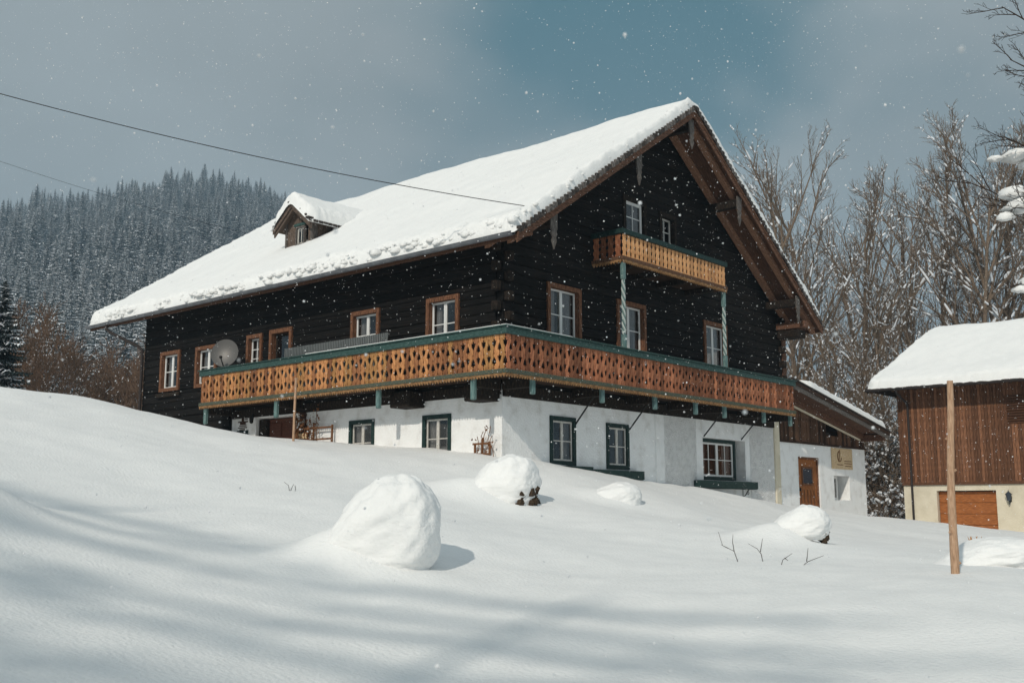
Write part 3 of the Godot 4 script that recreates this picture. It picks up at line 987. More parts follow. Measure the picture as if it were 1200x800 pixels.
	# ---- upper windows
	for i in 3:
		var q: Array = uw[i]
		var w := window(H, BG, off + Vector3(0, 0, 0.09), q[0], q[1], q[2], q[3], {"casing": M.casing, "cw": 0.12, "cp": 0.05, "recess": 0.10, "casements": 2, "rows": 2, "sash": M.white, "sw": 0.05, "curtain": 2, "share": [0.40, 0.28, 0.5][i]})
		tag(w, ["brown cased upper window nearest the house corner", "brown cased upper window behind the twisted post", "brown cased upper window with drawn white curtains"][i])
	var aw := window(H, BG, off + Vector3(0, 0, 0.09), 5.25, 6.45, 7.25, 8.48, {"casing": M.log_end, "cw": 0.13, "cp": 0.04, "recess": 0.06, "casements": 1, "rows": 2, "cols": 2, "sash": M.white, "sw": 0.09, "curtain": 1, "share": 0.3})
	tag(aw, "white sashed attic window left of the peak")
	window(H, BG, off + Vector3(0, 0, 0.09), 7.18, 8.12, 7.25, 8.36, {"casing": M.log_end, "cw": 0.13, "cp": 0.04, "recess": 0.12, "casements": 1, "rows": 2, "cols": 2, "sash": M.offwhite, "sw": 0.05})
	for i in [0, 1, 2, 4, 5]:
		var q: Array = lwd[i]
		var w := window(H, BL, off + Vector3(-0.09, 0, 0), q[0], q[1], q[2], q[3], {"casing": M.casing, "cw": 0.12, "cp": 0.06, "recess": 0.08, "casements": 2 if i != 2 else 1, "cols": 1 if i != 2 else 2, "rows": 2 if i != 2 else 3, "sash": M.white, "sw": 0.05, "curtain": 1, "share": 0.25})
		if i == 0:
			tag(w, "brown cased window beside the downpipe")
			bbox("sill", Vector3(-0.72, -0.20, 0.0), Vector3(0.75, -0.06, 0.12), M.log_end, w, 0.02)
	var bd := window(H, BL, off + Vector3(-0.09, 0, 0), -9.63, -8.5, 2.6, 4.77, {"casing": M.casing, "cw": 0.13, "cp": 0.06, "recess": 0.12, "casements": 1, "rows": 1, "sash": M.log_end, "sw": 0.08})
	bd.name = "balcony_door"
	# ---- main balcony
	var B := base("balcony", off, H)
	tag(B, "long carved wooden balcony wrapping the corner with green rails")
	bbox("floor", Vector3(-1.11, 2.46, 0.11), Vector3(13.6, 2.54, 1.09), M.siding[1], B)
	bbox("floor", Vector3(-1.11, 2.46, -11.68), Vector3(-0.12, 2.54, 0.10), M.siding[1], B)
	var w1 := 0.16
	var pa := MB.new()
	pa.poly(board_poly(w1, 0.84, edge_a(), edge_b()), -0.014, 0.014)
	var pb := MB.new()
	pb.poly(board_poly(w1, 0.84, edge_b(), edge_a()), -0.014, 0.014)
	var mA := pa.mesh()
	var mB := pb.mesh()
	board_run(B, mA, mB, w1, 0.012, BG, Vector3(-1.14, 2.55, 1.14), 14.76, M.rboards)
	board_run(B, mA, mB, w1, 0.012, BL, Vector3(-1.14, 2.55, -11.70), 12.82, M.boards)
	bbox("end_panel", Vector3(-1.13, 2.5, -11.74), Vector3(-0.13, 3.38, -11.71), M.boards[1], B)
	bbox("end_panel", Vector3(13.63, 2.5, 0.13), Vector3(13.66, 3.38, 1.12), M.rboards[1], B)
	bbox("handrail", Vector3(-1.22, 3.38, 1.08), Vector3(13.70, 3.545, 1.21), M.green, B, 0.012)
	bbox("handrail", Vector3(-1.22, 3.38, -11.76), Vector3(-1.09, 3.545, 1.075), M.green, B, 0.012)
	bbox("handrail_cap", Vector3(-1.26, 3.548, 1.05), Vector3(13.74, 3.578, 1.25), M.green, B, 0.008)
	bbox("handrail_cap", Vector3(-1.26, 3.548, -11.80), Vector3(-1.06, 3.578, 1.045), M.green, B, 0.008)
	bbox("rail_snow", Vector3(-1.24, 3.58, -6.4), Vector3(-1.08, 3.605, 1.03), M.roof_snow, B, 0.011)
	bbox("rail_snow", Vector3(-1.24, 3.58, 1.06), Vector3(1.35, 3.602, 1.23), M.roof_snow, B, 0.01)
	bbox("bottom_rail", Vector3(-1.21, 2.44, 1.09), Vector3(13.69, 2.545, 1.20), M.green_worn, B, 0.012)
	bbox("bottom_rail", Vector3(-1.21, 2.44, -11.75), Vector3(-1.10, 2.545, 1.085), M.green_worn, B, 0.012)
	var tr := put("trim", saw_trim(14.86, 0.12, 0.095, 0.065), M.trim, B)
	tr.position = Vector3(-1.19, 2.345, 1.155)
	tr.set_meta("kind", "stuff")
	tr = put("trim", saw_trim(12.9, 0.12, 0.095, 0.065), M.trim, B)
	tr.transform = Transform3D(BL, Vector3(-1.16, 2.345, -11.74))
	tr.set_meta("kind", "stuff")
	for u in [-0.05, 2.80, 5.30, 7.46, 9.14, 11.65, 13.5]:
		bbox("bracket", Vector3(u - 0.07, 2.02, 0.99), Vector3(u + 0.07, 2.435, 1.10), M.green_light, B, 0.02)
		bbox("joist", Vector3(u - 0.09, 2.20, 0.11), Vector3(u + 0.09, 2.45, 0.985), M.log_end, B, 0.01)
	for v in [0.0, 3.45, 7.9, 11.55]:
		bbox("bracket", Vector3(-1.10, 1.88, -v - 0.07), Vector3(-0.99, 2.435, -v + 0.07), M.green_light, B, 0.02)
		bbox("joist", Vector3(-0.985, 2.20, -v - 0.09), Vector3(-0.11, 2.45, -v + 0.09), M.log_end, B, 0.01)
	for v in [[0.05, 0.75], [2.75, 3.5]]:
		bbox("console", Vector3(-0.62, 1.92, -v[1]), Vector3(0.0, 2.34, -v[0]), M.log_end, B, 0.03)
	bbox("fascia_beam", Vector3(0.0, 2.05, 0.01), Vector3(14.2, 2.36, 0.10), M.log_end, B, 0.01)
	bbox("fascia_beam", Vector3(-0.10, 2.10, -11.6), Vector3(-0.01, 2.36, 0.0), M.log_end, B, 0.01)
	for q in [[2.98, 1.5], [5.54, 1.52], [9.63, 1.53], [12.01, 1.54]]:
		rod("iron_stay", [Vector3(q[0], q[1], 0.0), Vector3(q[0] - 0.1, 2.22, 0.72)], 0.022, M.iron, B)
	# ---- attic balcony
	var A := base("attic_balcony", off, H)
	tag(A, "small upper balcony of upright orange boards below the gable peak")
	bbox("floor", Vector3(3.72, 6.06, 0.11), Vector3(9.26, 6.12, 1.10), M.siding[1], A)
	var pc := MB.new()
	pc.poly(board_poly(0.155, 0.62, edge_c(), edge_c()), -0.012, 0.012)
	var mC := pc.mesh()
	board_run(A, mC, mC, 0.155, 0.05, BG, Vector3(3.70, 6.16, 1.14), 5.58, M.new_boards)
	board_run(A, mC, mC, 0.155, 0.05, BL, Vector3(3.71, 6.16, 0.12), 1.0, M.rboards)
	board_run(A, mC, mC, 0.155, 0.05, Basis(Vector3(0, 0, -1), Vector3.UP, Vector3(1, 0, 0)), Vector3(9.27, 6.16, 1.12), 1.0, M.rboards)
	bbox("handrail", Vector3(3.64, 6.79, 1.08), Vector3(9.34, 6.93, 1.21), M.green_dark, A, 0.012)
	bbox("handrail", Vector3(3.64, 6.79, 0.10), Vector3(3.77, 6.93, 1.075), M.green_dark, A, 0.012)
	bbox("handrail", Vector3(9.21, 6.79, 0.10), Vector3(9.34, 6.93, 1.075), M.green_dark, A, 0.012)
	bbox("bottom_rail", Vector3(3.65, 6.05, 1.10), Vector3(9.33, 6.15, 1.20), M.siding[2], A, 0.01)
	bbox("bottom_rail", Vector3(3.65, 6.05, 0.10), Vector3(3.76, 6.15, 1.095), M.siding[2], A, 0.01)
	bbox("bottom_rail", Vector3(9.22, 6.05, 0.10), Vector3(9.33, 6.15, 1.095), M.siding[2], A, 0.01)
	tr = put("trim", saw_trim(5.62, 0.12, 0.095, 0.065), M.trim, A)
	tr.position = Vector3(3.68, 5.95, 1.155)
	tr.set_meta("kind", "stuff")
	tr = put("trim", saw_trim(1.0, 0.12, 0.095, 0.065), M.trim, A)
	tr.transform = Transform3D(BL, Vector3(3.69, 5.95, 0.13))
	tr.set_meta("kind", "stuff")
	for u in [4.2, 5.6, 7.0, 8.6]:
		bbox("joist", Vector3(u - 0.08, 5.90, 0.11), Vector3(u + 0.08, 6.05, 1.08), M.log_end, A, 0.01)
	twisted_post(A, Vector3(3.78, 0, 1.10), 3.58, 5.99)
	twisted_post(A, Vector3(9.20, 0, 1.10), 3.58, 5.99)
	# ---- roof
	var R := base("roof", off, H)
	tag(R, "wide gable roof with tiled verges and timber overhang")
	for s in [[EAVE_L, RIDGE_U], [RIDGE_U, EAVE_R]]:
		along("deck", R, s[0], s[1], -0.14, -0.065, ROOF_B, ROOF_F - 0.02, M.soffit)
		along("tile_layer", R, s[0], s[1], -0.06, 0.0, ROOF_B, ROOF_F - 0.10, M.tile2)
	for sd in [-1, 1]:
		var end := EAVE_L if sd < 0 else EAVE_R
		for z in [1.05, 0.30]:
			along("rafter", R, end + (0.1 if sd < 0 else -0.1), RIDGE_U, -0.36, -0.145, z - 0.08, z + 0.08, M.rafter_light)
		for k in 24:
			var z := -0.6 - k * 0.78
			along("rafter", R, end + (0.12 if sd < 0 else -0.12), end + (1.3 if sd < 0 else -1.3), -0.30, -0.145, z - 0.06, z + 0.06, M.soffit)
		along("verge_board", R, end, RIDGE_U, -0.34, -0.12, ROOF_F - 0.015, ROOF_F + 0.02, M.rafter)
		along("verge_strip", R, end, RIDGE_U, -0.19, -0.07, ROOF_F + 0.022, ROOF_F + 0.05, M.rafter)
		# tiles at the verge
		var slope := 0.665 if sd < 0 else 0.69
		var n := 56
		var len := absf(end - RIDGE_U) / n
		for k in n:
			var u0 := end + (RIDGE_U - end) * (k + 0.02) / n
			var u1 := end + (RIDGE_U - end) * (k + 0.93) / n
			var lift := rng.randf_range(-0.006, 0.008)
			var mb := MB.new()
			var za := ROOF_F - 0.09
			var zb := ROOF_F + 0.10 + rng.randf_range(-0.018, 0.018)
			var b0 := 0.035 + lift
			mb.hexa([Vector3(u0, yr(u0) - 0.055 + b0, za), Vector3(u1, yr(u1) - 0.075, za), Vector3(u1, yr(u1) - 0.135 + lift, zb), Vector3(u0, yr(u0) - 0.125 + b0 - 0.02, zb),
				Vector3(u0, yr(u0) + b0 + 0.03, za), Vector3(u1, yr(u1) - 0.005, za), Vector3(u1, yr(u1) - 0.005, zb), Vector3(u0, yr(u0) + b0 + 0.03, zb)])
			put("tile", mb.mesh(), M.tile if rng.randf() < 0.45 else M.tile2, R)
		# eave board and gutter
		var ex := end
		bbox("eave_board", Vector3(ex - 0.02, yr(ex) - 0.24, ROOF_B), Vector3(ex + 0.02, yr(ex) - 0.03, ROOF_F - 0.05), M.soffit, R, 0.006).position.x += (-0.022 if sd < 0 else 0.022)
		var gy := yr(ex) - 0.10
		var gx := ex + (-0.13 if sd < 0 else 0.13)
		var mbg := MB.new()
		var sd_n := 10
		for k in sd_n:
			var a0 := PI + PI * k / sd_n
			var a1 := PI + PI * (k + 1) / sd_n
			for rr in [0.085, 0.079]:
				var p0 := Vector3(gx + cos(a0) * rr, gy + sin(a0) * rr, ROOF_F)
				var p1 := Vector3(gx + cos(a1) * rr, gy + sin(a1) * rr, ROOF_F)
				var dz := Vector3(0, 0, ROOF_B - ROOF_F - 0.1)
				var nn := Vector3(cos((a0 + a1) / 2), sin((a0 + a1) / 2), 0) * (1.0 if rr > 0.08 else -1.0)
				mbg.quad(p0, p1, p1 + dz, p0 + dz, nn)
		put("gutter", mbg.mesh(), M.gutter, R)
		rod("gutter_lip", [Vector3(gx + (-0.085 if sd < 0 else 0.085), gy, ROOF_F), Vector3(gx + (-0.085 if sd < 0 else 0.085), gy, ROOF_B - 0.1)], 0.012, M.gutter, R, 6)
		for k in 0:
			var z := 0.9 - k * 1.75
			rod("gutter_hook", [Vector3(gx - 0.088, gy + 0.01, z), Vector3(gx - 0.06, gy - 0.066, z), Vector3(gx, gy - 0.093, z), Vector3(gx + 0.06, gy - 0.066, z), Vector3(gx + 0.088, gy + 0.01, z)], 0.009, M.gutter, R, 5)
	# purlins and carved boards on their ends
	var pend := PackedVector2Array([Vector2(-0.13, 0), Vector2(-0.13, -0.42), Vector2(-0.08, -0.47), Vector2(-0.12, -0.55), Vector2(-0.06, -0.64), Vector2(-0.10, -0.73), Vector2(-0.05, -0.82), Vector2(0, -0.95), Vector2(0.05, -0.82), Vector2(0.10, -0.73), Vector2(0.06, -0.64), Vector2(0.12, -0.55), Vector2(0.08, -0.47), Vector2(0.13, -0.42), Vector2(0.13, 0)])
	var pm := MB.new()
	pm.poly(pend, -0.02, 0.02)
	var pmesh := pm.mesh()
	for u in [0.55, 4.42, 7.3, 10.1, 14.0]:
		var y := yr(u) - 0.33 - (0.10 if u == 7.3 else 0.0)
		bbox("purlin", Vector3(u - 0.11, y - 0.30, -0.3), Vector3(u + 0.11, y - 0.04, 1.22), M.log_end, R, 0.015)
		var o := put("pendant", pmesh, M.grey_wood, R)
		o.position = Vector3(u, y + 0.04, 1.262)
	# bracing under the right overhang
	bbox("eave_box", Vector3(14.45, 5.22, 0.2), Vector3(15.05, 5.48, 1.0), M.log_end, R, 0.02)
	bbox("wall_plate", Vector3(14.62, 5.55, -17.0), Vector3(14.85, 5.8, 1.2), M.rafter, R, 0.02)
	bbox("wall_plate", Vector3(-0.32, 5.98, -18.6), Vector3(-0.12, 6.2, 1.15), M.rafter, R, 0.02)
	# downpipe
	rod("downpipe", [Vector3(-1.13, 5.78, -18.0), Vector3(-1.13, 5.62, -18.0), Vector3(-1.05, 5.5, -17.9), Vector3(-0.32, 4.98, -17.12), Vector3(-0.24, 4.85, -17.03), Vector3(-0.24, 4.6, -17.0), Vector3(-0.24, 1.5, -17.0)], 0.055, M.pipe, R)
	# ---- snow on the roof
	var fy := func(a: float, _b: float) -> float:
		var k := absf(a - RIDGE_U)
		var soft := 0.5
		var kk := k if k > soft else (k * k / soft + soft) * 0.5
		return RIDGE_Y - (0.665 if a < RIDGE_U else 0.69) * kk
	var mp := func(a: float, b: float, y: float) -> Vector3: return Vector3(a, y, b)
	var aa := snow_axis(EAVE_L - 0.14, EAVE_R + 0.1, 0.14, 0.045, true, true)
	var bb := snow_axis(ROOF_B - 0.05, ROOF_F + 0.05, 0.14, 0.03, true, true)
	var sn := snow_sheet("snow_cover", R, fy, mp, aa, bb, 0.40, [true, true, true, true], 0.24, 0.11, 4, null, 0.13)
	tag(sn, "thick white snow layer with a crumbled lower edge")
	# crumbled snow along the left eave and the gable edge
	var cm := MB.new()
	for k in 330:
		var c: Vector3
		var big := 0.0
		if k < 310:
			c = Vector3(EAVE_L - 0.12 + rng.randf_range(-0.05, 0.10), 0, lerpf(ROOF_F, ROOF_B, rng.randf()))
			c.y = yr(EAVE_L) + rng.randf_range(-0.02, 0.26)
			if nz.get_noise_1d(c.z * 1.3) < -0.12:
				c.z += rng.randf_range(0.8, 2.0)
			big = 0.03 + 0.11 * pow(rng.randf(), 2.2)
		else:
			c = Vector3(lerpf(EAVE_L, RIDGE_U, pow(rng.randf(), 1.3)), 0, ROOF_F + 0.02 + rng.randf_range(-0.05, 0.015))
			c.y = yr(c.x) + rng.randf_range(0.05, 0.30)
			big = rng.randf_range(0.03, 0.075)
		var l := lump(c, Vector3(big, big * rng.randf_range(0.6, 1.0), big * rng.randf_range(0.9, 1.9)), k, 10, 7)
		cm.v.append_array(l.v)
		cm.n.append_array(l.n)
	var cr := put("snow_crumbs", cm.mesh(), M.roof_snow, R)
	cr.set_meta("kind", "stuff")
	build_dormer(H, off)

func build_dormer(H: Node, off: Vector3) -> void:
	var D := base("dormer", off, H)
	tag(D, "small weathered wooden dormer with its own snow cap")
	var zc := -10.5
	var xf := 1.55
	var apex := 9.42
	var eav := 8.62
	var sl := (apex - eav) / 0.98
	# front planks
	var hw := 0.65
	var n := 8
	for k in n:
		var z0 := zc - hw + 2 * hw * k / n
		var z1 := zc - hw + 2 * hw * (k + 1) / n - 0.008
		var t0 := apex - 0.12 - sl * absf(z0 - zc)
		var t1 := apex - 0.12 - sl * absf(z1 - zc)
		var y0 := 7.5
		if z1 > zc - 0.12 and z0 < zc + 0.34:
			y0 = 8.62
		var mb := MB.new()
		var zz := rng.randf_range(0.0, 0.012)
		mb.hexa([Vector3(xf - zz, y0, z0), Vector3(xf + 0.04, y0, z0), Vector3(xf + 0.04, y0, z1), Vector3(xf - zz, y0, z1), Vector3(xf - zz, t0, z0), Vector3(xf + 0.04, t0, z0), Vector3(xf + 0.04, t1, z1), Vector3(xf - zz, t1, z1)])
		put("plank", mb.mesh(), M.dormer_wood, D)
	for s in [-1, 1]:
		var m := 9
		for k in m:
			var x0 := xf + 0.045 + 1.9 * k / m
			var x1 := xf + 0.045 + 1.9 * (k + 1) / m - 0.008
			var zz: float = zc + s * (hw - 0.02 + rng.randf_range(0.0, 0.012))
			bbox("plank", Vector3(x0, minf(yr(x0), 8.4) - 0.4, minf(zz, zz + 0.03 * s)), Vector3(x1, eav + 0.18, maxf(zz, zz + 0.03 * s)), M.dormer_wood if k % 3 else M.grey_wood, D, 0.005)
	bbox("corner_post", Vector3(xf - 0.045, 7.5, zc + hw - 0.02), Vector3(xf + 0.06, eav + 0.2, zc + hw + 0.07), M.grey_wood, D, 0.01)
	bbox("corner_post", Vector3(xf - 0.045, 7.5, zc - hw - 0.07), Vector3(xf + 0.06, eav + 0.2, zc - hw + 0.02), M.grey_wood, D, 0.01)
	var w := window(D, BL, Vector3(xf - 0.01, 0, 0), zc - 0.16, zc + 0.32, 7.95, 8.60, {"casing": M.grey_wood, "cw": 0.05, "cp": 0.03, "recess": 0.03, "casements": 1, "rows": 1, "cols": 2, "sash": M.offwhite, "sw": 0.04})
	w.name = "dormer_window"
	bbox("window_head", Vector3(xf - 0.07, 8.61, zc - 0.22), Vector3(xf - 0.015, 8.70, zc + 0.38), M.green, D, 0.01)
	# roof slabs
	for s in [-1, 1]:
		var mb := MB.new()
		var x0 := xf - 0.32
		var x1 := 4.6
		mb.hexa([Vector3(x0, apex - 0.10, zc), Vector3(x1, apex - 0.10, zc), Vector3(x1, eav - 0.10, zc + s * 0.98), Vector3(x0, eav - 0.10, zc + s * 0.98),
			Vector3(x0, apex - 0.03, zc), Vector3(x1, apex - 0.03, zc), Vector3(x1, eav - 0.03, zc + s * 0.98), Vector3(x0, eav - 0.03, zc + s * 0.98)])
		put("roof_deck", mb.mesh(), M.dormer_wood, D)
		for q in [[xf - 0.36, -0.20, -0.02, 0.035], [xf - 0.30, -0.30, -0.11, 0.05]]:
			var vb := MB.new()
			vb.hexa([Vector3(q[0], apex + q[1], zc), Vector3(q[0] + q[3], apex + q[1], zc), Vector3(q[0] + q[3], eav + q[1], zc + s * 0.99), Vector3(q[0], eav + q[1], zc + s * 0.99),
				Vector3(q[0], apex + q[2], zc), Vector3(q[0] + q[3], apex + q[2], zc), Vector3(q[0] + q[3], eav + q[2], zc + s * 0.99), Vector3(q[0], eav + q[2], zc + s * 0.99)])
			put("verge_board", vb.mesh(), M.dormer_wood, D)
		for k in 7:
			var t := (k + 0.5) / 7.0
			var zt: float = zc + s * 0.98 * t
			var yt := lerpf(apex, eav, t)
			bbox("shingle", Vector3(xf - 0.40 + rng.randf_range(-0.02, 0.02), yt - 0.03, zt - 0.075), Vector3(xf - 0.1, yt + 0.045, zt + 0.075), M.tile2, D, 0.01)
		for k in 10:
			bbox("shingle", Vector3(xf - 0.2 + k * 0.2, eav - 0.06 + rng.randf_range(-0.015, 0.015), zc + s * 0.95 - 0.06), Vector3(xf - 0.02 + k * 0.2, eav + 0.02, zc + s * 1.0 + 0.04), M.tile2, D, 0.01)
	var fy := func(a: float, _b: float) -> float:
		var k := absf(a - zc)
		var soft := 0.2
		var kk := k if k > soft else (k * k / soft + soft) * 0.5
		return apex - 0.03 - sl * kk
	var mp := func(a: float, b: float, y: float) -> Vector3: return Vector3(b, y, a)
	snow_sheet("snow_cap", D, fy, mp, snow_axis(zc - 1.02, zc + 1.02, 0.06, 0.035, true, true), snow_axis(xf - 0.43, 5.2, 0.06, 0.035, true, false), 0.48, [true, true, true, false], 0.20, 0.05, 9)
	rod("vent_pipe", [Vector3(2.0, 8.9, -11.43), Vector3(2.0, 10.01, -11.43)], 0.06, M.iron, D)
	bbox("vent_cap", Vector3(1.91, 9.98, -11.52), Vector3(2.09, 10.06, -11.34), M.iron, D, 0.02)

# ------------------------------------------------------------------ annex
func ya(u: float) -> float:
	return 3.62 - 0.168 * (u - 14.0)

func build_annex() -> void:
	var A := base("annex", Vector3(18.3, 0, -3))
	tag(A, "low white annex with brown door and timber gable, right of the farmhouse", "annex")
	var off := -A.position
	wall("wall", A, BG, off + Vector3(0, 0, -0.02), 14.64, 22.0, -3.0, 1.72, [[16.13, 17.85, -1.4, 1.14], [19.05, 20.45, -0.41, 0.52]], 0.5, M.plaster)
	bbox("side_wall", Vector3(21.6, -3.0, -9.0) + off, Vector3(22.0, 1.72, -0.53) + off, M.plaster, A, 0.01)
	bbox("rear_wall", Vector3(14.65, -3.0, -9.3) + off, Vector3(22.0, 1.72, -9.01) + off, M.plaster, A, 0.01)
	# timber gable boards
	var n := 46
	for k in n:
		var u0 := 14.66 + (21.95 - 14.66) * k / n
		var u1 := 14.66 + (21.95 - 14.66) * (k + 1) / n - 0.012
		var z := -0.02 + rng.randf_range(0.0, 0.02)
		for part in 2:
			var y0 := 1.66
			var t0 := ya(u0) - 0.42
			var t1 := ya(u1) - 0.42
			if u1 > 18.5 and u0 < 19.55:
				if part == 0:
					t0 = 2.02
					t1 = 2.02
				else:
					y0 = 2.80
			elif part == 1:
				continue
			if minf(t0, t1) < y0 + 0.02:
				continue
			var mb := MB.new()
			mb.hexa([Vector3(u0, y0, z - 0.03), Vector3(u1, y0, z - 0.03), Vector3(u1, y0, z + 0.02), Vector3(u0, y0, z + 0.02), Vector3(u0, t0, z - 0.03), Vector3(u1, t1, z - 0.03), Vector3(u1, t1, z + 0.02), Vector3(u0, t0, z + 0.02)])
			var o := put("siding_board", mb.mesh(), M.siding[rng.randi() % 3], A)
			o.position = off
	bbox("backing", Vector3(14.66, 1.73, -0.5) + off, Vector3(20.6, 2.2, -0.3) + off, M.interior, A)
	bbox("bottom_board", Vector3(14.66, 1.60, 0.012) + off, Vector3(22.02, 1.68, 0.045) + off, M.siding[1], A, 0.01)
	# roof
	var R := base("roof", off, A)
	var roofpart := func(called: String, u0: float, u1: float, o0: float, o1: float, z0: float, z1: float, m: Material) -> void:
		var mb := MB.new()
		mb.hexa([Vector3(u0, ya(u0) + o0, z0), Vector3(u1, ya(u1) + o0, z0), Vector3(u1, ya(u1) + o0, z1), Vector3(u0, ya(u0) + o0, z1), Vector3(u0, ya(u0) + o1, z0), Vector3(u1, ya(u1) + o1, z0), Vector3(u1, ya(u1) + o1, z1), Vector3(u0, ya(u0) + o1, z1)])
		put(called, mb.mesh(), m, R)
	roofpart.call("deck", 14.3, 21.95, -0.14, -0.02, -9.6, 1.0, M.soffit)
	roofpart.call("deck", 13.75, 14.29, -0.14, -0.02, 0.34, 1.0, M.soffit)
	roofpart.call("verge_board", 13.78, 22.0, -0.30, 0.0, 1.003, 1.05, M.grey_wood)
	roofpart.call("verge_strip", 13.78, 22.0, -0.14, -0.02, 1.053, 1.075, M.siding[1])
	roofpart.call("verge_tile", 13.78, 22.03, 0.003, 0.05, 0.85, 1.10, M.tile2)
	roofpart.call("rafter", 14.3, 21.9, -0.34, -0.145, 0.06, 0.19, M.rafter)
	roofpart.call("pale_strip", 14.5, 21.6, -0.42, -0.35, 0.02, 0.055, M.cream)
	bbox("purlin", Vector3(21.5, ya(21.6) - 0.42, -0.4), Vector3(21.7, ya(21.6) - 0.17, 0.98), M.rafter, R, 0.01)
	var fy := func(a: float, _b: float) -> float: return ya(a) + 0.0
	var mp := func(a: float, b: float, y: float) -> Vector3: return Vector3(a, y, b)
	snow_sheet("snow_cover", R, fy, mp, snow_axis(15.0, 22.06, 0.12, 0.05, true, true), snow_axis(-9.6, 1.04, 0.12, 0.05, true, true), 0.38, [true, true, true, true], 0.22, 0.06, 14)
	# door
	var D := base("door", off + Vector3(16.99, 0, -0.12), A)
	tag(D, "brown wooden door with a small square pane")
	bbox("door_leaf", Vector3(-0.79, -1.4, -0.06), Vector3(0.79, 1.07, 0.0), M.door, D, 0.008)
	bbox("door_post", Vector3(-0.855, -1.4, -0.09), Vector3(-0.795, 1.135, 0.05), M.casing, D, 0.008)
	bbox("door_post", Vector3(0.795, -1.4, -0.09), Vector3(0.855, 1.135, 0.05), M.casing, D, 0.008)
	bbox("door_head", Vector3(-0.793, 1.075, -0.09), Vector3(0.793, 1.135, 0.05), M.casing, D, 0.008)
	for k in range(1, 6):
		bbox("groove_strip", Vector3(-0.79 + 0.263 * k - 0.012, -1.38, 0.001), Vector3(-0.79 + 0.263 * k + 0.012, -0.05, 0.016), M.casing, D, 0.004)
	put("pane_frame", ring(0.86, 0.66, 0.06, 0.002, 0.03, 0.0, 0.12).mesh(), M.casing, D)
	bbox("pane", Vector3(-0.365, 0.185, 0.004), Vector3(0.365, 0.715, 0.012), M.pane_dark, D, 0.002)
	bbox("handle", Vector3(-0.68, -0.1, 0.01), Vector3(-0.62, 0.02, 0.07), M.iron, D, 0.01)
	# little window, deep white reveal
	var w := window(A, BG, off + Vector3(0, 0, -0.36), 19.06, 20.10, -0.40, 0.51, {"casing": M.white, "cw": 0.04, "cp": 0.0, "recess": 0.01, "casements": 1, "rows": 1, "sash": M.white, "sw": 0.05, "curtain": 1, "share": 0.25})
	w.name = "small_window"
	# wall sign
	var s := base("wall_sign", Vector3(19.8, 1.175, 0.02))
	tag(s, "carved pale wooden signboard above the annex window", "sign")
	bbox("board", Vector3(-0.93, -0.40, -0.035), Vector3(0.93, 0.40, 0.0), M.sign, s, 0.01)
	# the carved monogram and lines of writing, too worn to read
	var curl := MB.new()
	var path := []
	var rr := []
	for i in 26:
		var t := i / 25.0
		var a := 0.6 + t * 5.4
		path.append(Vector3(-0.28 + cos(a) * (0.10 + 0.10 * t), 0.10 + sin(a) * (0.16 + 0.07 * t), 0.004))
		rr.append(0.014 + 0.012 * sin(t * PI))
	curl.tube(path, rr, 5)
	put("monogram", curl.mesh(), M.carve, s)
	rod("monogram", [Vector3(-0.22, 0.34, 0.004), Vector3(-0.25, 0.10, 0.006), Vector3(-0.33, -0.12, 0.004)], 0.016, M.carve, s, 5)
	for k in 4:
		bbox("carved_line", Vector3([-0.5, 0.16, 0.16, 0.22][k], [-0.25, -0.10, -0.19, -0.29][k], 0.001), Vector3([0.02, 0.80, 0.84, 0.80][k], [-0.22, -0.07, -0.16, -0.26][k], 0.006), M.carve, s, 0.002)

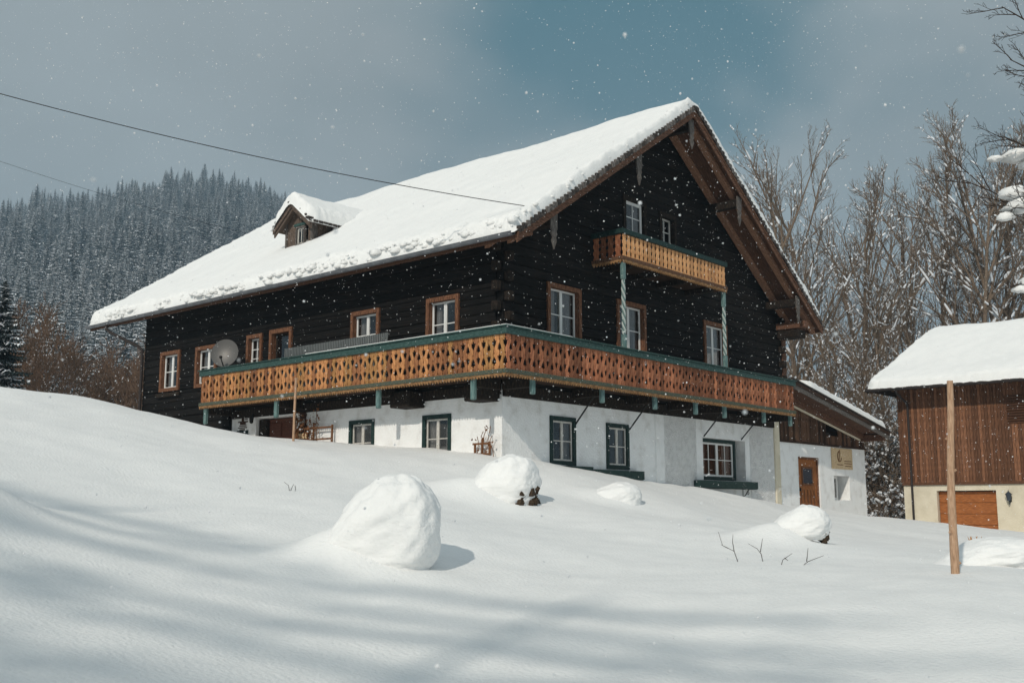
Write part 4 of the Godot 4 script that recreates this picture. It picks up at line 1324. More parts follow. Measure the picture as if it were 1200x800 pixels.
# ------------------------------------------------------------------ garage barn
func build_garage() -> void:
	var G := base("garage_barn", Vector3(30, 0, 6))
	tag(G, "barn with reddish brown boarding over a cream garage storey, at the right edge", "barn")
	var off := -G.position
	var X := 26.0
	var z0 := -0.05
	var z1 := 12.6
	wall("wall", G, BL, off + Vector3(X, 0, 0), z0, z1, -4.0, 0.33, [[1.33, 3.72, -3.5, 0.01]], 0.4, M.cream)
	bbox("side_wall", Vector3(X + 0.41, -4.0, z0) + off, Vector3(34.0, 4.4, z0 + 0.35) + off, M.cream, G, 0.01)
	bbox("side_wall", Vector3(X + 0.41, -4.0, z1 - 0.35) + off, Vector3(34.0, 4.4, z1) + off, M.cream, G, 0.01)
	bbox("rear_wall", Vector3(33.7, -4.0, z0 + 0.36) + off, Vector3(34.05, 4.4, z1 - 0.36) + off, M.cream, G, 0.01)
	var n := 100
	for k in n:
		var a := z0 + (z1 - z0) * k / n
		var b := z0 + (z1 - z0) * (k + 1) / n - 0.014
		var x := X - 0.03 - rng.randf_range(0.0, 0.022)
		if b > 4.35 and a < 5.3:
			bbox("siding_board", Vector3(x, 0.30, a) + off, Vector3(x + 0.03, 2.66, b) + off, M.barn[rng.randi() % 4], G, 0.006)
			bbox("siding_board", Vector3(x, 3.84, a) + off, Vector3(x + 0.03, 4.75, b) + off, M.barn[rng.randi() % 4], G, 0.006)
		else:
			bbox("siding_board", Vector3(x, 0.30, a) + off, Vector3(x + 0.03, 4.75, b) + off, M.barn[rng.randi() % 4], G, 0.006)
	bbox("backing", Vector3(X + 0.002, 0.34, z0) + off, Vector3(X + 0.3, 4.9, z1) + off, M.barn[1], G, 0.01)
	bbox("bottom_board", Vector3(X - 0.085, 0.25, z0 - 0.03) + off, Vector3(X - 0.054, 0.36, z1) + off, M.barn[1], G, 0.008)
	bbox("corner_board", Vector3(X - 0.09, 0.37, z0 - 0.06) + off, Vector3(X - 0.055, 4.7, z0 + 0.07) + off, M.barn[1], G, 0.008)
	# louvre
	var L := base("louvre", off + Vector3(X - 0.03, 0, 4.83), G)
	for k in 11:
		var mb := MB.new()
		var y := 2.68 + k * 0.105
		mb.bar(Vector3(-0.01, y, -0.46), Vector3(-0.01, y, 0.46), 0.10, 0.02, Vector3(0.6, 0.8, 0))
		put("slat", mb.mesh(), M.barn[1], L)
	# garage door
	var D := base("garage_door", off + Vector3(X + 0.22, 0, 2.525), G)
	tag(D, "orange brown sectional garage door")
	for k in 6:
		bbox("door_panel", Vector3(0, -0.03 - 0.46 * (k + 1) + 0.01, -1.18), Vector3(0.05, -0.03 - 0.46 * k, 1.18), M.garage_door, D, 0.015)
	# roof
	var R := base("roof", off, G)
	var ry := func(x: float) -> float: return 7.42 - 0.60 * absf(x - 30.0)
	for s in [-1, 1]:
		var mb := MB.new()
		var e: float = 30.0 + s * 5.0
		for q in [[-0.14, -0.02, "deck"]]:
			mb.hexa([Vector3(e, ry.call(e) + q[0], -1.05), Vector3(30, 7.42 + q[0], 0.30), Vector3(30, 7.42 + q[0], 13.5), Vector3(e, ry.call(e) + q[0], 13.5), Vector3(e, ry.call(e) + q[1], -1.05), Vector3(30, 7.42 + q[1], 0.30), Vector3(30, 7.42 + q[1], 13.5), Vector3(e, ry.call(e) + q[1], 13.5)])
		put("deck", mb.mesh(), M.siding[1], R)
		rod("gutter", [Vector3(e + s * 0.08, ry.call(e) - 0.10, -1.08), Vector3(e + s * 0.08, ry.call(e) - 0.10, 13.5)], 0.075, M.pipe, R)
	for k in 15:
		var z := -0.9 + k * 0.95
		cross_bar("rafter", Vector3(25.1, ry.call(25.1) - 0.22, z), Vector3(27.0, ry.call(27.0) - 0.22, z), 0.1, 0.14, M.siding[0], R)
	for s in [-1, 1]:
		var gb := MB.new()
		var zz: float = z0 + 0.05 if s < 0 else z1 - 0.2
		gb.hexa([Vector3(26.05, 4.4, zz), Vector3(33.95, 4.4, zz), Vector3(33.95, 4.4, zz + 0.1), Vector3(26.05, 4.4, zz + 0.1), Vector3(26.05, ry.call(26.05) - 0.15, zz), Vector3(30, 4.9, zz), Vector3(30, 4.9, zz + 0.1), Vector3(26.05, ry.call(26.05) - 0.15, zz + 0.1)])
		put("gable_infill", gb.mesh(), M.barn[1], R)
		var g2 := MB.new()
		g2.poly(PackedVector2Array([Vector2(26.05, 4.42), Vector2(33.95, 4.42), Vector2(33.95, 4.6), Vector2(30, 5.6), Vector2(26.05, 4.6)]), zz + 0.12, zz + 0.18)
		put("gable_boarding", g2.mesh(), M.barn[0], R)
	cross_bar("verge_board", Vector3(25.0, ry.call(25.0) - 0.13, -1.07), Vector3(30.0, 7.29, 0.28), 0.035, 0.24, M.siding[1], R)
	var hp := MB.new()
	hp.hexa([Vector3(25, 4.28, -1.04), Vector3(35, 4.28, -1.04), Vector3(30, 7.27, 0.31), Vector3(30, 7.27, 0.31), Vector3(25, 4.40, -1.04), Vector3(35, 4.40, -1.04), Vector3(30, 7.40, 0.31), Vector3(30, 7.40, 0.31)])
	put("hip_deck", hp.mesh(), M.siding[1], R)
	rod("downpipe", [Vector3(24.93, 4.28, 0.25), Vector3(24.95, 4.1, 0.28), Vector3(25.80, 3.78, 0.34), Vector3(25.88, 3.6, 0.35), Vector3(25.88, -2.0, 0.35)], 0.05, M.pipe, R)
	var fy := func(a: float, _b: float) -> float:
		var k := absf(a - 30.0)
		var kk := k if k > 0.6 else (k * k / 0.6 + 0.6) * 0.5
		return 7.42 - 0.60 * kk
	var mp := func(a: float, b: float, y: float) -> Vector3: return Vector3(a, y, b + 1.35 * (1.0 - absf(a - 30.0) / 5.0) * (13.5 - b) / 14.6)
	snow_sheet("snow_cover", R, fy, mp, snow_axis(24.86, 35.1, 0.16, 0.06, true, true), snow_axis(-1.1, 13.5, 0.16, 0.06, true, true), 0.37, [true, true, true, true], 0.28, 0.08, 17)
	# lamp on the wall
	var l := base("wall_lantern", Vector3(X, -0.30, 4.25))
	tag(l, "black wrought lantern on the cream garage wall", "lamp")
	bbox("wall_plate", Vector3(-0.03, -0.16, -0.06), Vector3(0.0, 0.18, 0.06), M.iron, l, 0.01)
	rod("arm", [Vector3(-0.02, -0.18, 0), Vector3(-0.12, -0.26, 0), Vector3(-0.2, -0.2, 0), Vector3(-0.2, -0.12, 0)], 0.018, M.iron, l)
	var lt := MB.new()
	lt.tube([Vector3(-0.2, -0.12, 0), Vector3(-0.2, -0.10, 0), Vector3(-0.2, 0.12, 0), Vector3(-0.2, 0.13, 0), Vector3(-0.2, 0.22, 0), Vector3(-0.2, 0.24, 0), Vector3(-0.2, 0.30, 0)], [0.05, 0.07, 0.12, 0.15, 0.06, 0.025, 0.012], 6)
	put("lantern_body", lt.mesh(), M.pane_dark, l)

# ------------------------------------------------------------------ small things
func mound(at: Vector3, r: Vector3, seedv: int, called: String, label: String, sink := 0.25, under := 0.0, under_dir := Vector3(0.6, 0, 0.7)) -> void:
	var N := base(called, at)
	tag(N, label, "snow mound")
	var f := FastNoiseLite.new()
	f.seed = seedv
	f.frequency = 1.0
	f.fractal_octaves = 3
	var nu := 110
	var nv := 70
	var P := PackedVector3Array()
	var ix := PackedInt32Array()
	for j in nv + 1:
		var th := PI * j / nv
		for i in nu:
			var ph := TAU * i / nu
			var d := Vector3(sin(th) * cos(ph), cos(th), sin(th) * sin(ph))
			var k := 1.0 + 0.13 * f.get_noise_3dv(d * 1.1) + 0.022 * f.get_noise_3dv(d * 2.4) + 0.005 * f.get_noise_3dv(d * 7.0)
			var td := Vector3(-0.72, 0, -0.69)
			var wind := clampf(d.dot(td) + 0.35, 0.0, 1.0)
			var p := Vector3(d.x * r.x, d.y * r.y, d.z * r.z) * k
			if d.y < 0.25:
				# the windward side runs down into the drift, the lee side is undercut
				var fl := Vector3(d.x, 0, d.z).normalized()
				var full := Vector3(fl.x * r.x, p.y, fl.z * r.z) * Vector3(k, 1, k)
				p = p.lerp(full, smoothstep(0.25, -0.25, d.y) * lerpf(0.55, 1.0, wind))
			p += td * r.x * 0.62 * wind * wind * pow(clampf(0.9 - d.y, 0.0, 1.6), 1.2)
			p.y += r.y * (1.0 - sink)
			if d.y < 0.0:
				p.y = maxf(p.y, -0.3)
			P.append(p)
	for j in nv:
		for i in nu:
			var i2 := (i + 1) % nu
			var a := j * nu + i
			var b := j * nu + i2
			ix.append_array(PackedInt32Array([a, b + nu, b, a, a + nu, b + nu]))
	var Nn := PackedVector3Array()
	Nn.resize(P.size())
	for k in range(0, ix.size(), 3):
		var q := (P[ix[k + 2]] - P[ix[k]]).cross(P[ix[k + 1]] - P[ix[k]])
		for e in 3:
			Nn[ix[k + e]] += q
	for k in Nn.size():
		Nn[k] = Nn[k].normalized()
	var arr := []
	arr.resize(Mesh.ARRAY_MAX)
	arr[Mesh.ARRAY_VERTEX] = P
	arr[Mesh.ARRAY_NORMAL] = Nn
	arr[Mesh.ARRAY_INDEX] = ix
	var am := ArrayMesh.new()
	am.add_surface_from_arrays(Mesh.PRIMITIVE_TRIANGLES, arr)
	put("snow_cap", am, M.roof_snow, N)
	if under > 0.0:
		var mb := MB.new()
		var fwd := under_dir.normalized()
		for k in 26:
			var a := rng.randf_range(-0.9, 0.9)
			var dd := fwd.rotated(Vector3.UP, a)
			var p := dd * r.x * rng.randf_range(0.70, 0.92) + Vector3(0, rng.randf_range(-0.06, under), 0)
			var s := rng.randf_range(0.035, 0.085) * (r.x / 0.6)
			var q := Basis(Vector3(rng.randf(), rng.randf(), rng.randf() + 0.1).normalized(), rng.randf() * TAU)
			mb.hexa([p + q * Vector3(-s, -s, -s), p + q * Vector3(s, -s, -s * 0.6), p + q * Vector3(s * 0.7, -s, s), p + q * Vector3(-s, -s * 0.7, s), p + q * Vector3(-s * 0.6, s, -s), p + q * Vector3(s, s * 0.7, -s), p + q * Vector3(s * 0.8, s, s * 0.7), p + q * Vector3(-s, s * 0.8, s)])
		put("bare_earth", mb.mesh(), M.earth, N)

func twig(at: Vector3, shoots: Array, label: String) -> void:
	var N := base("twig", at)
	tag(N, label, "twig", "bare twigs sticking out of the snow")
	var mb := MB.new()
	for s in shoots:
		var rr := []
		for i in s.size():
			rr.append(lerpf(0.007, 0.003, float(i) / (s.size() - 1)))
		mb.tube(s, rr, 5)
	put("stem", mb.mesh(), M.bark_dark, N)

func cam_right(px: float) -> Vector3:
	# sideways direction seen from where the photographer stood, for laying out twigs across the view
	return Vector3(0.659, 0, 0.752) * px

func build_small() -> void:
	# snow-laden stumps and heaps on the slope
	mound(Vector3(-10.18, ground_raw(-10.18, 7.28), 7.28), Vector3(0.55, 0.64, 0.57), 3, "snow_mound", "largest round snow-capped heap in the foreground", 0.20, 0.0)
	mound(Vector3(-2.98, ground_raw(-2.98, 2.98), 2.98), Vector3(0.56, 0.55, 0.56), 8, "snow_mound", "snow heap with bare brown earth below, in front of the house corner", 0.22, 0.26, Vector3(0.10, 0, 1.0))
	mound(Vector3(0.45, ground_raw(0.45, 3.25) - 0.16, 3.25), Vector3(0.55, 0.36, 0.5), 12, "snow_mound", "low snow bump in front of the gable windows", 0.5, 0.0)
	mound(Vector3(-1.02, ground_raw(-1.02, 8.6) + 0.12, 8.6), Vector3(0.40, 0.32, 0.40), 17, "snow_mound", "snow-capped brown stump below the annex door", 0.10, 0.16, Vector3(0.75, 0, 0.66))
	mound(Vector3(-1.72, ground_raw(-1.72, 12.25), 12.25), Vector3(0.52, 0.27, 0.58), 23, "snow_mound", "flat snow pillow behind the tall wooden pole", 0.25, 0.0)
	# the tall pole
	var gy := ground_y(-4.62, 12.46)
	var pole := MB.new()
	var path := []
	var rr := []
	for i in 13:
		var t := i / 12.0
		path.append(Vector3(0.03 * t + 0.012 * sin(t * 9.0), -0.5 + (1.04 - gy + 0.5) * t, 0.10 * t + 0.01 * sin(t * 7.0 + 1.0)))
		rr.append(lerpf(0.064, 0.042, t) * (1.0 + 0.05 * sin(t * 31.0)))
	pole.tube(path, rr, 12)
	var pn := base("wooden_pole", Vector3(-4.62, gy, 12.46))
	tag(pn, "tall debarked wooden pole standing in the snow before the garage", "pole")
	put("shaft", pole.mesh(), M.pole, pn)
	for k in 6:
		var t: float = [0.2, 0.33, 0.47, 0.6, 0.74, 0.86][k]
		var a := k * 2.4 + 1.0
		var c: Vector3 = Vector3(0.03 * t, -0.5 + (1.04 - gy + 0.5) * t, 0.10 * t)
		var rad := lerpf(0.078, 0.048, t)
		rod("knot", [c + Vector3(cos(a), 0, sin(a)) * rad * 0.7, c + Vector3(cos(a), 0.25, sin(a)) * rad * 1.22], rad * 0.28, M.pole, pn, 6)
	# slim stake before the entrance
	var sx := base("snow_stake", Vector3(-1.78, 1.02, -6.10))
	tag(sx, "slim pale stake in front of the entrance door", "stake")
	rod("shaft", [Vector3(0, -0.9, 0), Vector3(0.01, 0.91, 0.01), Vector3(0.02, 1.81, 0.03)], 0.034, M.pole, sx)
	bbox("tip", Vector3(-0.02, 1.76, -0.01), Vector3(0.06, 1.82, 0.07), M.pole, sx, 0.012)
	# short stakes
	var st := base("snow_stake", Vector3(-1.90, ground_y(-1.9, 11.79), 11.79))
	tag(st, "short split stake leaning beside the flat snow pillow", "stake")
	cross_bar("shaft", Vector3(0.05, -0.1, 0.07), Vector3(-0.03, 0.17, -0.05), 0.05, 0.03, M.pole, st, Vector3(1, 0, 0.3))
	cross_bar("broken_end", Vector3(0.05, 0.0, 0.07), Vector3(0.065, -0.06, 0.10), 0.05, 0.035, M.earth, st, Vector3(1, 0, 0.3))
	var gl := ground_y(4.79, 9.71)
	var s2 := base("dry_plant", Vector3(4.79, gl, 9.71))
	tag(s2, "withered orange leaf plant before the garage door", "plant")
	var lf := MB.new()
	for k in 7:
		var a := k * 0.9
		var d := Vector3(cos(a), 0, sin(a))
		lf.trif(Vector3(0, 0.1, 0), d * 0.16 + Vector3(0, 0.40, 0), d.rotated(Vector3.UP, 0.8) * 0.14 + Vector3(0, 0.22, 0))
	put("leaves", lf.mesh(), M.leaf_dry, s2)
	rod("stem", [Vector3(0, -0.2, 0), Vector3(0.02, 0.15, 0.0), Vector3(0, 0.34, 0)], 0.02, M.bark_dark, s2)
	# twigs
	var R := Vector3(0.659, 0, 0.752)
	var U := Vector3.UP
	var place := func(x: float, z: float) -> Vector3: return Vector3(x, ground_y(x, z), z)
	twig(place.call(-4.67, 9.21), [[R * 0.0 - U * 0.15, -R * 0.10 + U * 0.16, -R * 0.28 + U * 0.25, -R * 0.34 + U * 0.46], [-R * 0.10 + U * 0.16, -R * 0.12 + U * 0.3, -R * 0.11 + U * 0.42], [-R * 0.2 + U * 0.21, -R * 0.30 + U * 0.26]], "forked bare twig left of the snow-capped stump")
	twig(place.call(-4.53, 9.46), [[R * 0.08 - U * 0.15, R * 0.03 + U * 0.12, -R * 0.03 + U * 0.20, -R * 0.17 + U * 0.28], [R * 0.02 + U * 0.15, R * 0.06 + U * 0.36]], "small y-shaped twig next to the forked one")
	twig(place.call(-4.8, 10.03), [[-R * 0.08 - U * 0.1, -R * 0.03 + U * 0.07, R * 0.12 + U * 0.17], [R * 0.0 + U * 0.1, R * 0.05 + U * 0.06]], "short bent twig below the snow-capped stump")
	twig(place.call(-4.7, 10.23), [[-R * 0.05 - U * 0.08, R * 0.12 + U * 0.05, R * 0.36 + U * 0.14], [R * 0.1 + U * 0.05, R * 0.13 + U * 0.25]], "low twig lying across the snow right of the bent one")
	twig(place.call(-7.84, 1.85), [[R * 0.0 - U * 0.1, -R * 0.04 + U * 0.1, -R * 0.12 + U * 0.16], [R * 0.0, R * 0.05 + U * 0.12, R * 0.10 + U * 0.03], [R * 0.08 - U * 0.1, R * 0.09 + U * 0.1]], "lone little twig on the open snow slope")
	# satellite dish on the balcony
	var ds := base("satellite_dish", Vector3(-0.95, 3.58, -10.75))
	tag(ds, "grey satellite dish above the balcony rail", "dish")
	var dm := MB.new()
	var axis_dir := Vector3(-0.80, 0.22, 0.62).normalized()
	var sx1 := axis_dir.cross(Vector3.UP).normalized()
	var sy1 := sx1.cross(axis_dir).normalized()
	var rings := 7
	var seg := 36
	for i in rings:
		for k in seg:
			var pp := []
			for q in [[i, k], [i + 1, k], [i + 1, k + 1], [i, k + 1]]:
				var rr0: float = 0.43 * q[0] / rings
				var a: float = TAU * q[1] / seg
				pp.append(Vector3(0, 0.46, 0) + sx1 * cos(a) * rr0 + sy1 * sin(a) * rr0 * 1.06 + axis_dir * (rr0 * rr0 * 0.55))
			var nn := -(axis_dir)
			for off in [0.0, -0.012]:
				var o: Vector3 = axis_dir * off
				if i > 0:
					dm.trif(pp[0] + o, pp[1] + o, pp[2] + o)
					dm.trif(pp[0] + o, pp[2] + o, pp[3] + o)
				else:
					dm.trif(pp[0] + o, pp[1] + o, pp[2] + o)
	put("reflector", dm.mesh(), M.dish, ds)
	rod("feed_arm", [Vector3(0, 0.46, 0) - sy1 * 0.42 + axis_dir * 0.1, Vector3(0, 0.46, 0) - sy1 * 0.28 + axis_dir * 0.38], 0.02, M.iron, ds)
	bbox("feed_horn", Vector3(0, 0.46, 0) - sy1 * 0.25 + axis_dir * 0.40 - Vector3.ONE * 0.04, Vector3(0, 0.46, 0) - sy1 * 0.25 + axis_dir * 0.40 + Vector3.ONE * 0.04, M.iron, ds, 0.015)
	rod("mast", [Vector3(0.06, -1.0, -0.04), Vector3(0.06, 0.5, -0.04)], 0.025, M.iron, ds)
	# ribbed panel leaning behind the rail
	var rp := base("ribbed_panel", Vector3(-0.98, 3.4, -5.4))
	tag(rp, "dark ribbed slatted panel leaning behind the balcony rail", "panel")
	for k in 62:
		var z := -2.25 + k * 0.0725
		cross_bar("slat", Vector3(-0.03, -0.8, z), Vector3(0.0, 0.50, z), 0.025, 0.04, M.lattice, rp, Vector3(0, 0, 1))
	for y in [-0.2, 0.15, 0.46]:
		bbox("cross_rail", Vector3(0.022, y - 0.02, -2.28), Vector3(0.045, y + 0.02, 2.22), M.lattice, rp, 0.005)
	# flower boxes
	for q in [[3.62, 5.86, 0.20, 0.24, "dark green flower box under the middle ground floor window"], [1.3, 3.42, 0.26, 0.24, "snowed-in flower box under the window nearest the corner"], [8.95, 12.55, 0.02, 0.24, "long dark green flower box on iron brackets under the wide window"]]:
		var fb := base("flower_box", Vector3((q[0] + q[1]) / 2, q[2], 0.13))
		tag(fb, q[4], "flower box", "flower boxes on the gable wall")
		var L: float = q[1] - q[0]
		bbox("front_board", Vector3(-L / 2, -0.11, 0.10), Vector3(L / 2, 0.12, 0.13), M.green_dark, fb, 0.008)
		bbox("back_board", Vector3(-L / 2, -0.11, -0.11), Vector3(L / 2, 0.10, -0.085), M.green_dark, fb, 0.008)
		bbox("end_board", Vector3(-L / 2 - 0.026, -0.11, -0.11), Vector3(-L / 2 - 0.001, 0.12, 0.13), M.green_dark, fb, 0.006)
		bbox("end_board", Vector3(L / 2 + 0.001, -0.11, -0.11), Vector3(L / 2 + 0.026, 0.12, 0.13), M.green_dark, fb, 0.006)
		bbox("bottom_board", Vector3(-L / 2, -0.13, -0.10), Vector3(L / 2, -0.112, 0.12), M.green_dark, fb, 0.006)
		for x in [-L / 2 + 0.35, L / 2 - 0.55]:
			rod("bracket", [Vector3(x, -0.12, -0.13), Vector3(x, -0.38, -0.13), Vector3(x, -0.30, -0.02), Vector3(x, -0.20, 0.04), Vector3(x, -0.14, 0.10)], 0.018, M.iron, fb, 6)
			rod("bracket", [Vector3(x, -0.24, 0.02), Vector3(x, -0.30, 0.06), Vector3(x, -0.25, 0.10), Vector3(x, -0.21, 0.06)], 0.012, M.iron, fb, 6)
	# trellises with withered climbers
	trellis(Vector3(-0.12, 0.4, -0.55), 0.5, 0.75, "small wooden trellis with withered climber at the house corner", 26, 5)
	trellis(Vector3(-0.13, 1.0, -7.3), 1.7, 0.95, "wide trellis with rusty brown climber beside the entrance", 420, 6)
	# painted bottle figure beside the entrance
	var bt := base("bottle_sign", Vector3(-0.03, 1.22, -7.95))
	tag(bt, "flat dark bottle-shaped wall sign beside the entrance", "sign")
	var bp := MB.new()
	bp.poly(PackedVector2Array([Vector2(-0.30, 0), Vector2(0.30, 0), Vector2(0.32, 0.30), Vector2(0.22, 0.45), Vector2(0.12, 0.55), Vector2(0.12, 0.72), Vector2(0.16, 0.80), Vector2(0.10, 0.92), Vector2(-0.10, 0.92), Vector2(-0.16, 0.80), Vector2(-0.12, 0.72), Vector2(-0.12, 0.55), Vector2(-0.22, 0.45), Vector2(-0.32, 0.30)]), -0.01, 0.02)
	var bo := put("figure", bp.mesh(), M.bottle, bt)
	bo.transform = Transform3D(BL, Vector3.ZERO)
	var bl := bbox("pale_band", Vector3(-0.032, 0.10, -0.24), Vector3(-0.022, 0.26, 0.24), M.sign, bt, 0.003)
	bl.name = "pale_band"
	bbox("pale_band", Vector3(-0.030, 0.56, -0.10), Vector3(-0.022, 0.70, 0.10), M.offwhite, bt, 0.003)
	# painted emblem on the wall
	var em := base("wall_emblem", Vector3(-0.012, 1.95, -11.05))
	tag(em, "dark painted emblem on the white wall left of the entrance", "emblem")
	for q in [[-0.25, 0.02, 0.28, 0.06], [-0.18, -0.10, 0.20, -0.07], [-0.24, -0.16, 0.24, -0.13], [-0.06, 0.06, 0.06, 0.16], [-0.16, -0.22, 0.14, -0.19], [0.10, 0.10, 0.26, 0.13], [-0.14, -0.05, 0.16, 0.02]]:
		bbox("stroke", Vector3(-0.008, q[1], q[0]), Vector3(0.004, q[3], q[2]), M.bottle, em, 0.002)
	var el := base("wall_lamp", Vector3(-0.02, 2.1, -10.35))
	tag(el, "small dark wall lamp left of the entrance", "lamp")
	rod("arm", [Vector3(0, 0.05, 0), Vector3(-0.10, 0.10, 0), Vector3(-0.16, 0.02, 0)], 0.014, M.iron, el)
	var em2 := MB.new()
	em2.tube([Vector3(-0.16, 0.04, 0), Vector3(-0.16, 0.0, 0), Vector3(-0.16, -0.18, 0), Vector3(-0.16, -0.21, 0)], [0.03, 0.075, 0.055, 0.02], 8)
	put("lamp_body", em2.mesh(), M.iron, el)
	var hn := base("house_number_plate", Vector3(-0.01, 2.2, -9.1))
	tag(hn, "tiny blue number plate above the entrance door", "plate")
	bbox("plate", Vector3(-0.02, -0.09, -0.12), Vector3(0.0, 0.09, 0.12), M.white, hn, 0.006)
	bbox("numeral", Vector3(-0.026, -0.06, -0.07), Vector3(-0.021, 0.06, -0.02), M.blue, hn, 0.001)
	bbox("numeral", Vector3(-0.026, -0.06, 0.02), Vector3(-0.021, 0.06, 0.07), M.blue, hn, 0.001)
	# overhead wires
	wire(Vector3(0.20, 6.66, 1.42), Vector3(-12.6, 9.12, -7.6), 0.32, 0.011, "black overhead power line crossing in front of the roof")
	wire(Vector3(27.0, 19.5, -48.0), Vector3(6.4, 24.3, -58.0), 0.4, 0.012, "faint thin wire in the sky above the wooded hill")

func trellis(at: Vector3, w: float, h: float, label: String, leaves: int, bars: int) -> void:
	var T := base("trellis", at)
	tag(T, label, "trellis")
	for k in 3:
		var z := -w / 2 + w * k / 2.0
		bbox("post", Vector3(-0.03, -0.3, z - 0.025), Vector3(0.02, h * [0.65, 0.8, 0.7][k], z + 0.025), M.vine, T, 0.006)
	for k in 2:
		bbox("rail", Vector3(-0.055, h * (0.25 + 0.35 * k), -w / 2 - 0.05), Vector3(-0.031, h * (0.25 + 0.35 * k) + 0.05, w / 2 + 0.05), M.vine, T, 0.006)
	var mb := MB.new()
	var lf := MB.new()
	for k in bars:
		var z := rng.randf_range(-w / 2, w / 2)
		var path := [Vector3(-0.05, -0.3, z)]
		var rr := [0.012]
		var y := -0.3
		while y < h * rng.randf_range(0.8, 1.15):
			y += 0.12
			z += rng.randf_range(-0.07, 0.09)
			path.append(Vector3(-0.06 + rng.randf_range(-0.03, 0.03), y, z))
			rr.append(0.010)
		mb.tube(path, rr, 5)
		for i in leaves / bars:
			var c: Vector3 = path[rng.randi() % path.size()] + Vector3(rng.randf_range(-0.08, 0.02), rng.randf_range(-0.12, 0.12), rng.randf_range(-0.16, 0.16))
			var q := Basis(Vector3(rng.randf() - 0.5, rng.randf() - 0.5, rng.randf() - 0.5).normalized(), rng.randf() * TAU)
			var s := rng.randf_range(0.025, 0.05)
			lf.trif(c + q * Vector3(-s, 0, -s * 0.5), c + q * Vector3(s, 0, -s * 0.4), c + q * Vector3(0, s * 0.3, s))
			lf.trif(c + q * Vector3(-s, 0, -s * 0.5), c + q * Vector3(s, 0, -s * 0.4), c + q * Vector3(0, s * 0.2, -s * 1.2))
	put("climber", mb.mesh(), M.vine, T)
	put("withered_leaves", lf.mesh(), M.vine, T)

func wire(a: Vector3, b: Vector3, sag: float, r: float, label: String) -> void:
	var path := []
	var rr := []
	for i in 33:
		var t := i / 32.0
		path.append(a.lerp(b, t) - Vector3(0, sag * 4.0 * t * (1.0 - t), 0))
		rr.append(r)
	var mb := MB.new()
	mb.tube(path, rr, 5)
	var o := put("power_line", mb.mesh(), M.wire)
	tag(o, label, "cable")

# ------------------------------------------------------------------ trees
func spruce(seedv: int, H: float, R: float, levels: int, per: int, segs: int, snow: float, tier := 0.0) -> Array:
	var r := RandomNumberGenerator.new()
	r.seed = seedv
	var tr := MB.new()
	tr.tube([Vector3(0, -1.5, 0), Vector3(0, H * 0.5, 0), Vector3(0, H * 0.97, 0)], [H * 0.013, H * 0.008, H * 0.001], 6)
	var cr := MB.new()
	var sn := MB.new()
	var total := levels * per
	for i in total:
		var t := pow((i + r.randf()) / total, 0.80)
		var y := H * (0.05 + 0.95 * t)
		var L := (R * pow(1.0 - t, 0.78) + 0.10) * r.randf_range(0.62, 1.15)
		var a := i * 2.39996 + r.randf_range(-0.5, 0.5)
		if tier > 0.0:
			y = floor(y / tier) * tier + r.randf_range(0.0, 0.22) * tier
			L = (R * pow(1.0 - t, 0.5) + 0.10) * r.randf_range(0.55, 1.15)
		var d := Vector3(cos(a), 0, sin(a))
		var sd := Vector3(-sin(a), 0, cos(a))
		var droop := L * r.randf_range(0.25, 0.62) * (1.0 - 0.7 * t) * (0.35 if tier > 0.0 else 1.0)
		var prev := Vector3(0, y, 0)
		var has := r.randf() < snow
		for s in range(1, segs + 1):
			var q := float(s) / segs
			var p := Vector3(0, y, 0) + d * L * q + Vector3(0, -droop * sin(q * 1.9), 0)
			var w := L * 0.34 * (1.12 - q) * r.randf_range(0.7, 1.3) + 0.06
			var hang := w * r.randf_range(0.4, 0.95)
			var mid := prev.lerp(p, 0.35)
			for sg in [-1.0, 1.0]:
				var tip: Vector3 = mid.lerp(p, r.randf_range(0.3, 1.1)) + sd * w * sg * r.randf_range(0.7, 1.2) - Vector3(0, hang, 0)
				cr.trif(prev, tip, p)
				if has and r.randf() < 0.85:
					var up := Vector3(0, 0.06 + 0.05 * L, 0)
					sn.trif(prev + up, prev.lerp(tip, r.randf_range(0.75, 1.1)) + up, p + up)
			cr.trif(prev, p, mid - Vector3(0, hang * 1.1, 0))
			prev = p
	return [tr.mesh(), cr.mesh(), sn.mesh()]

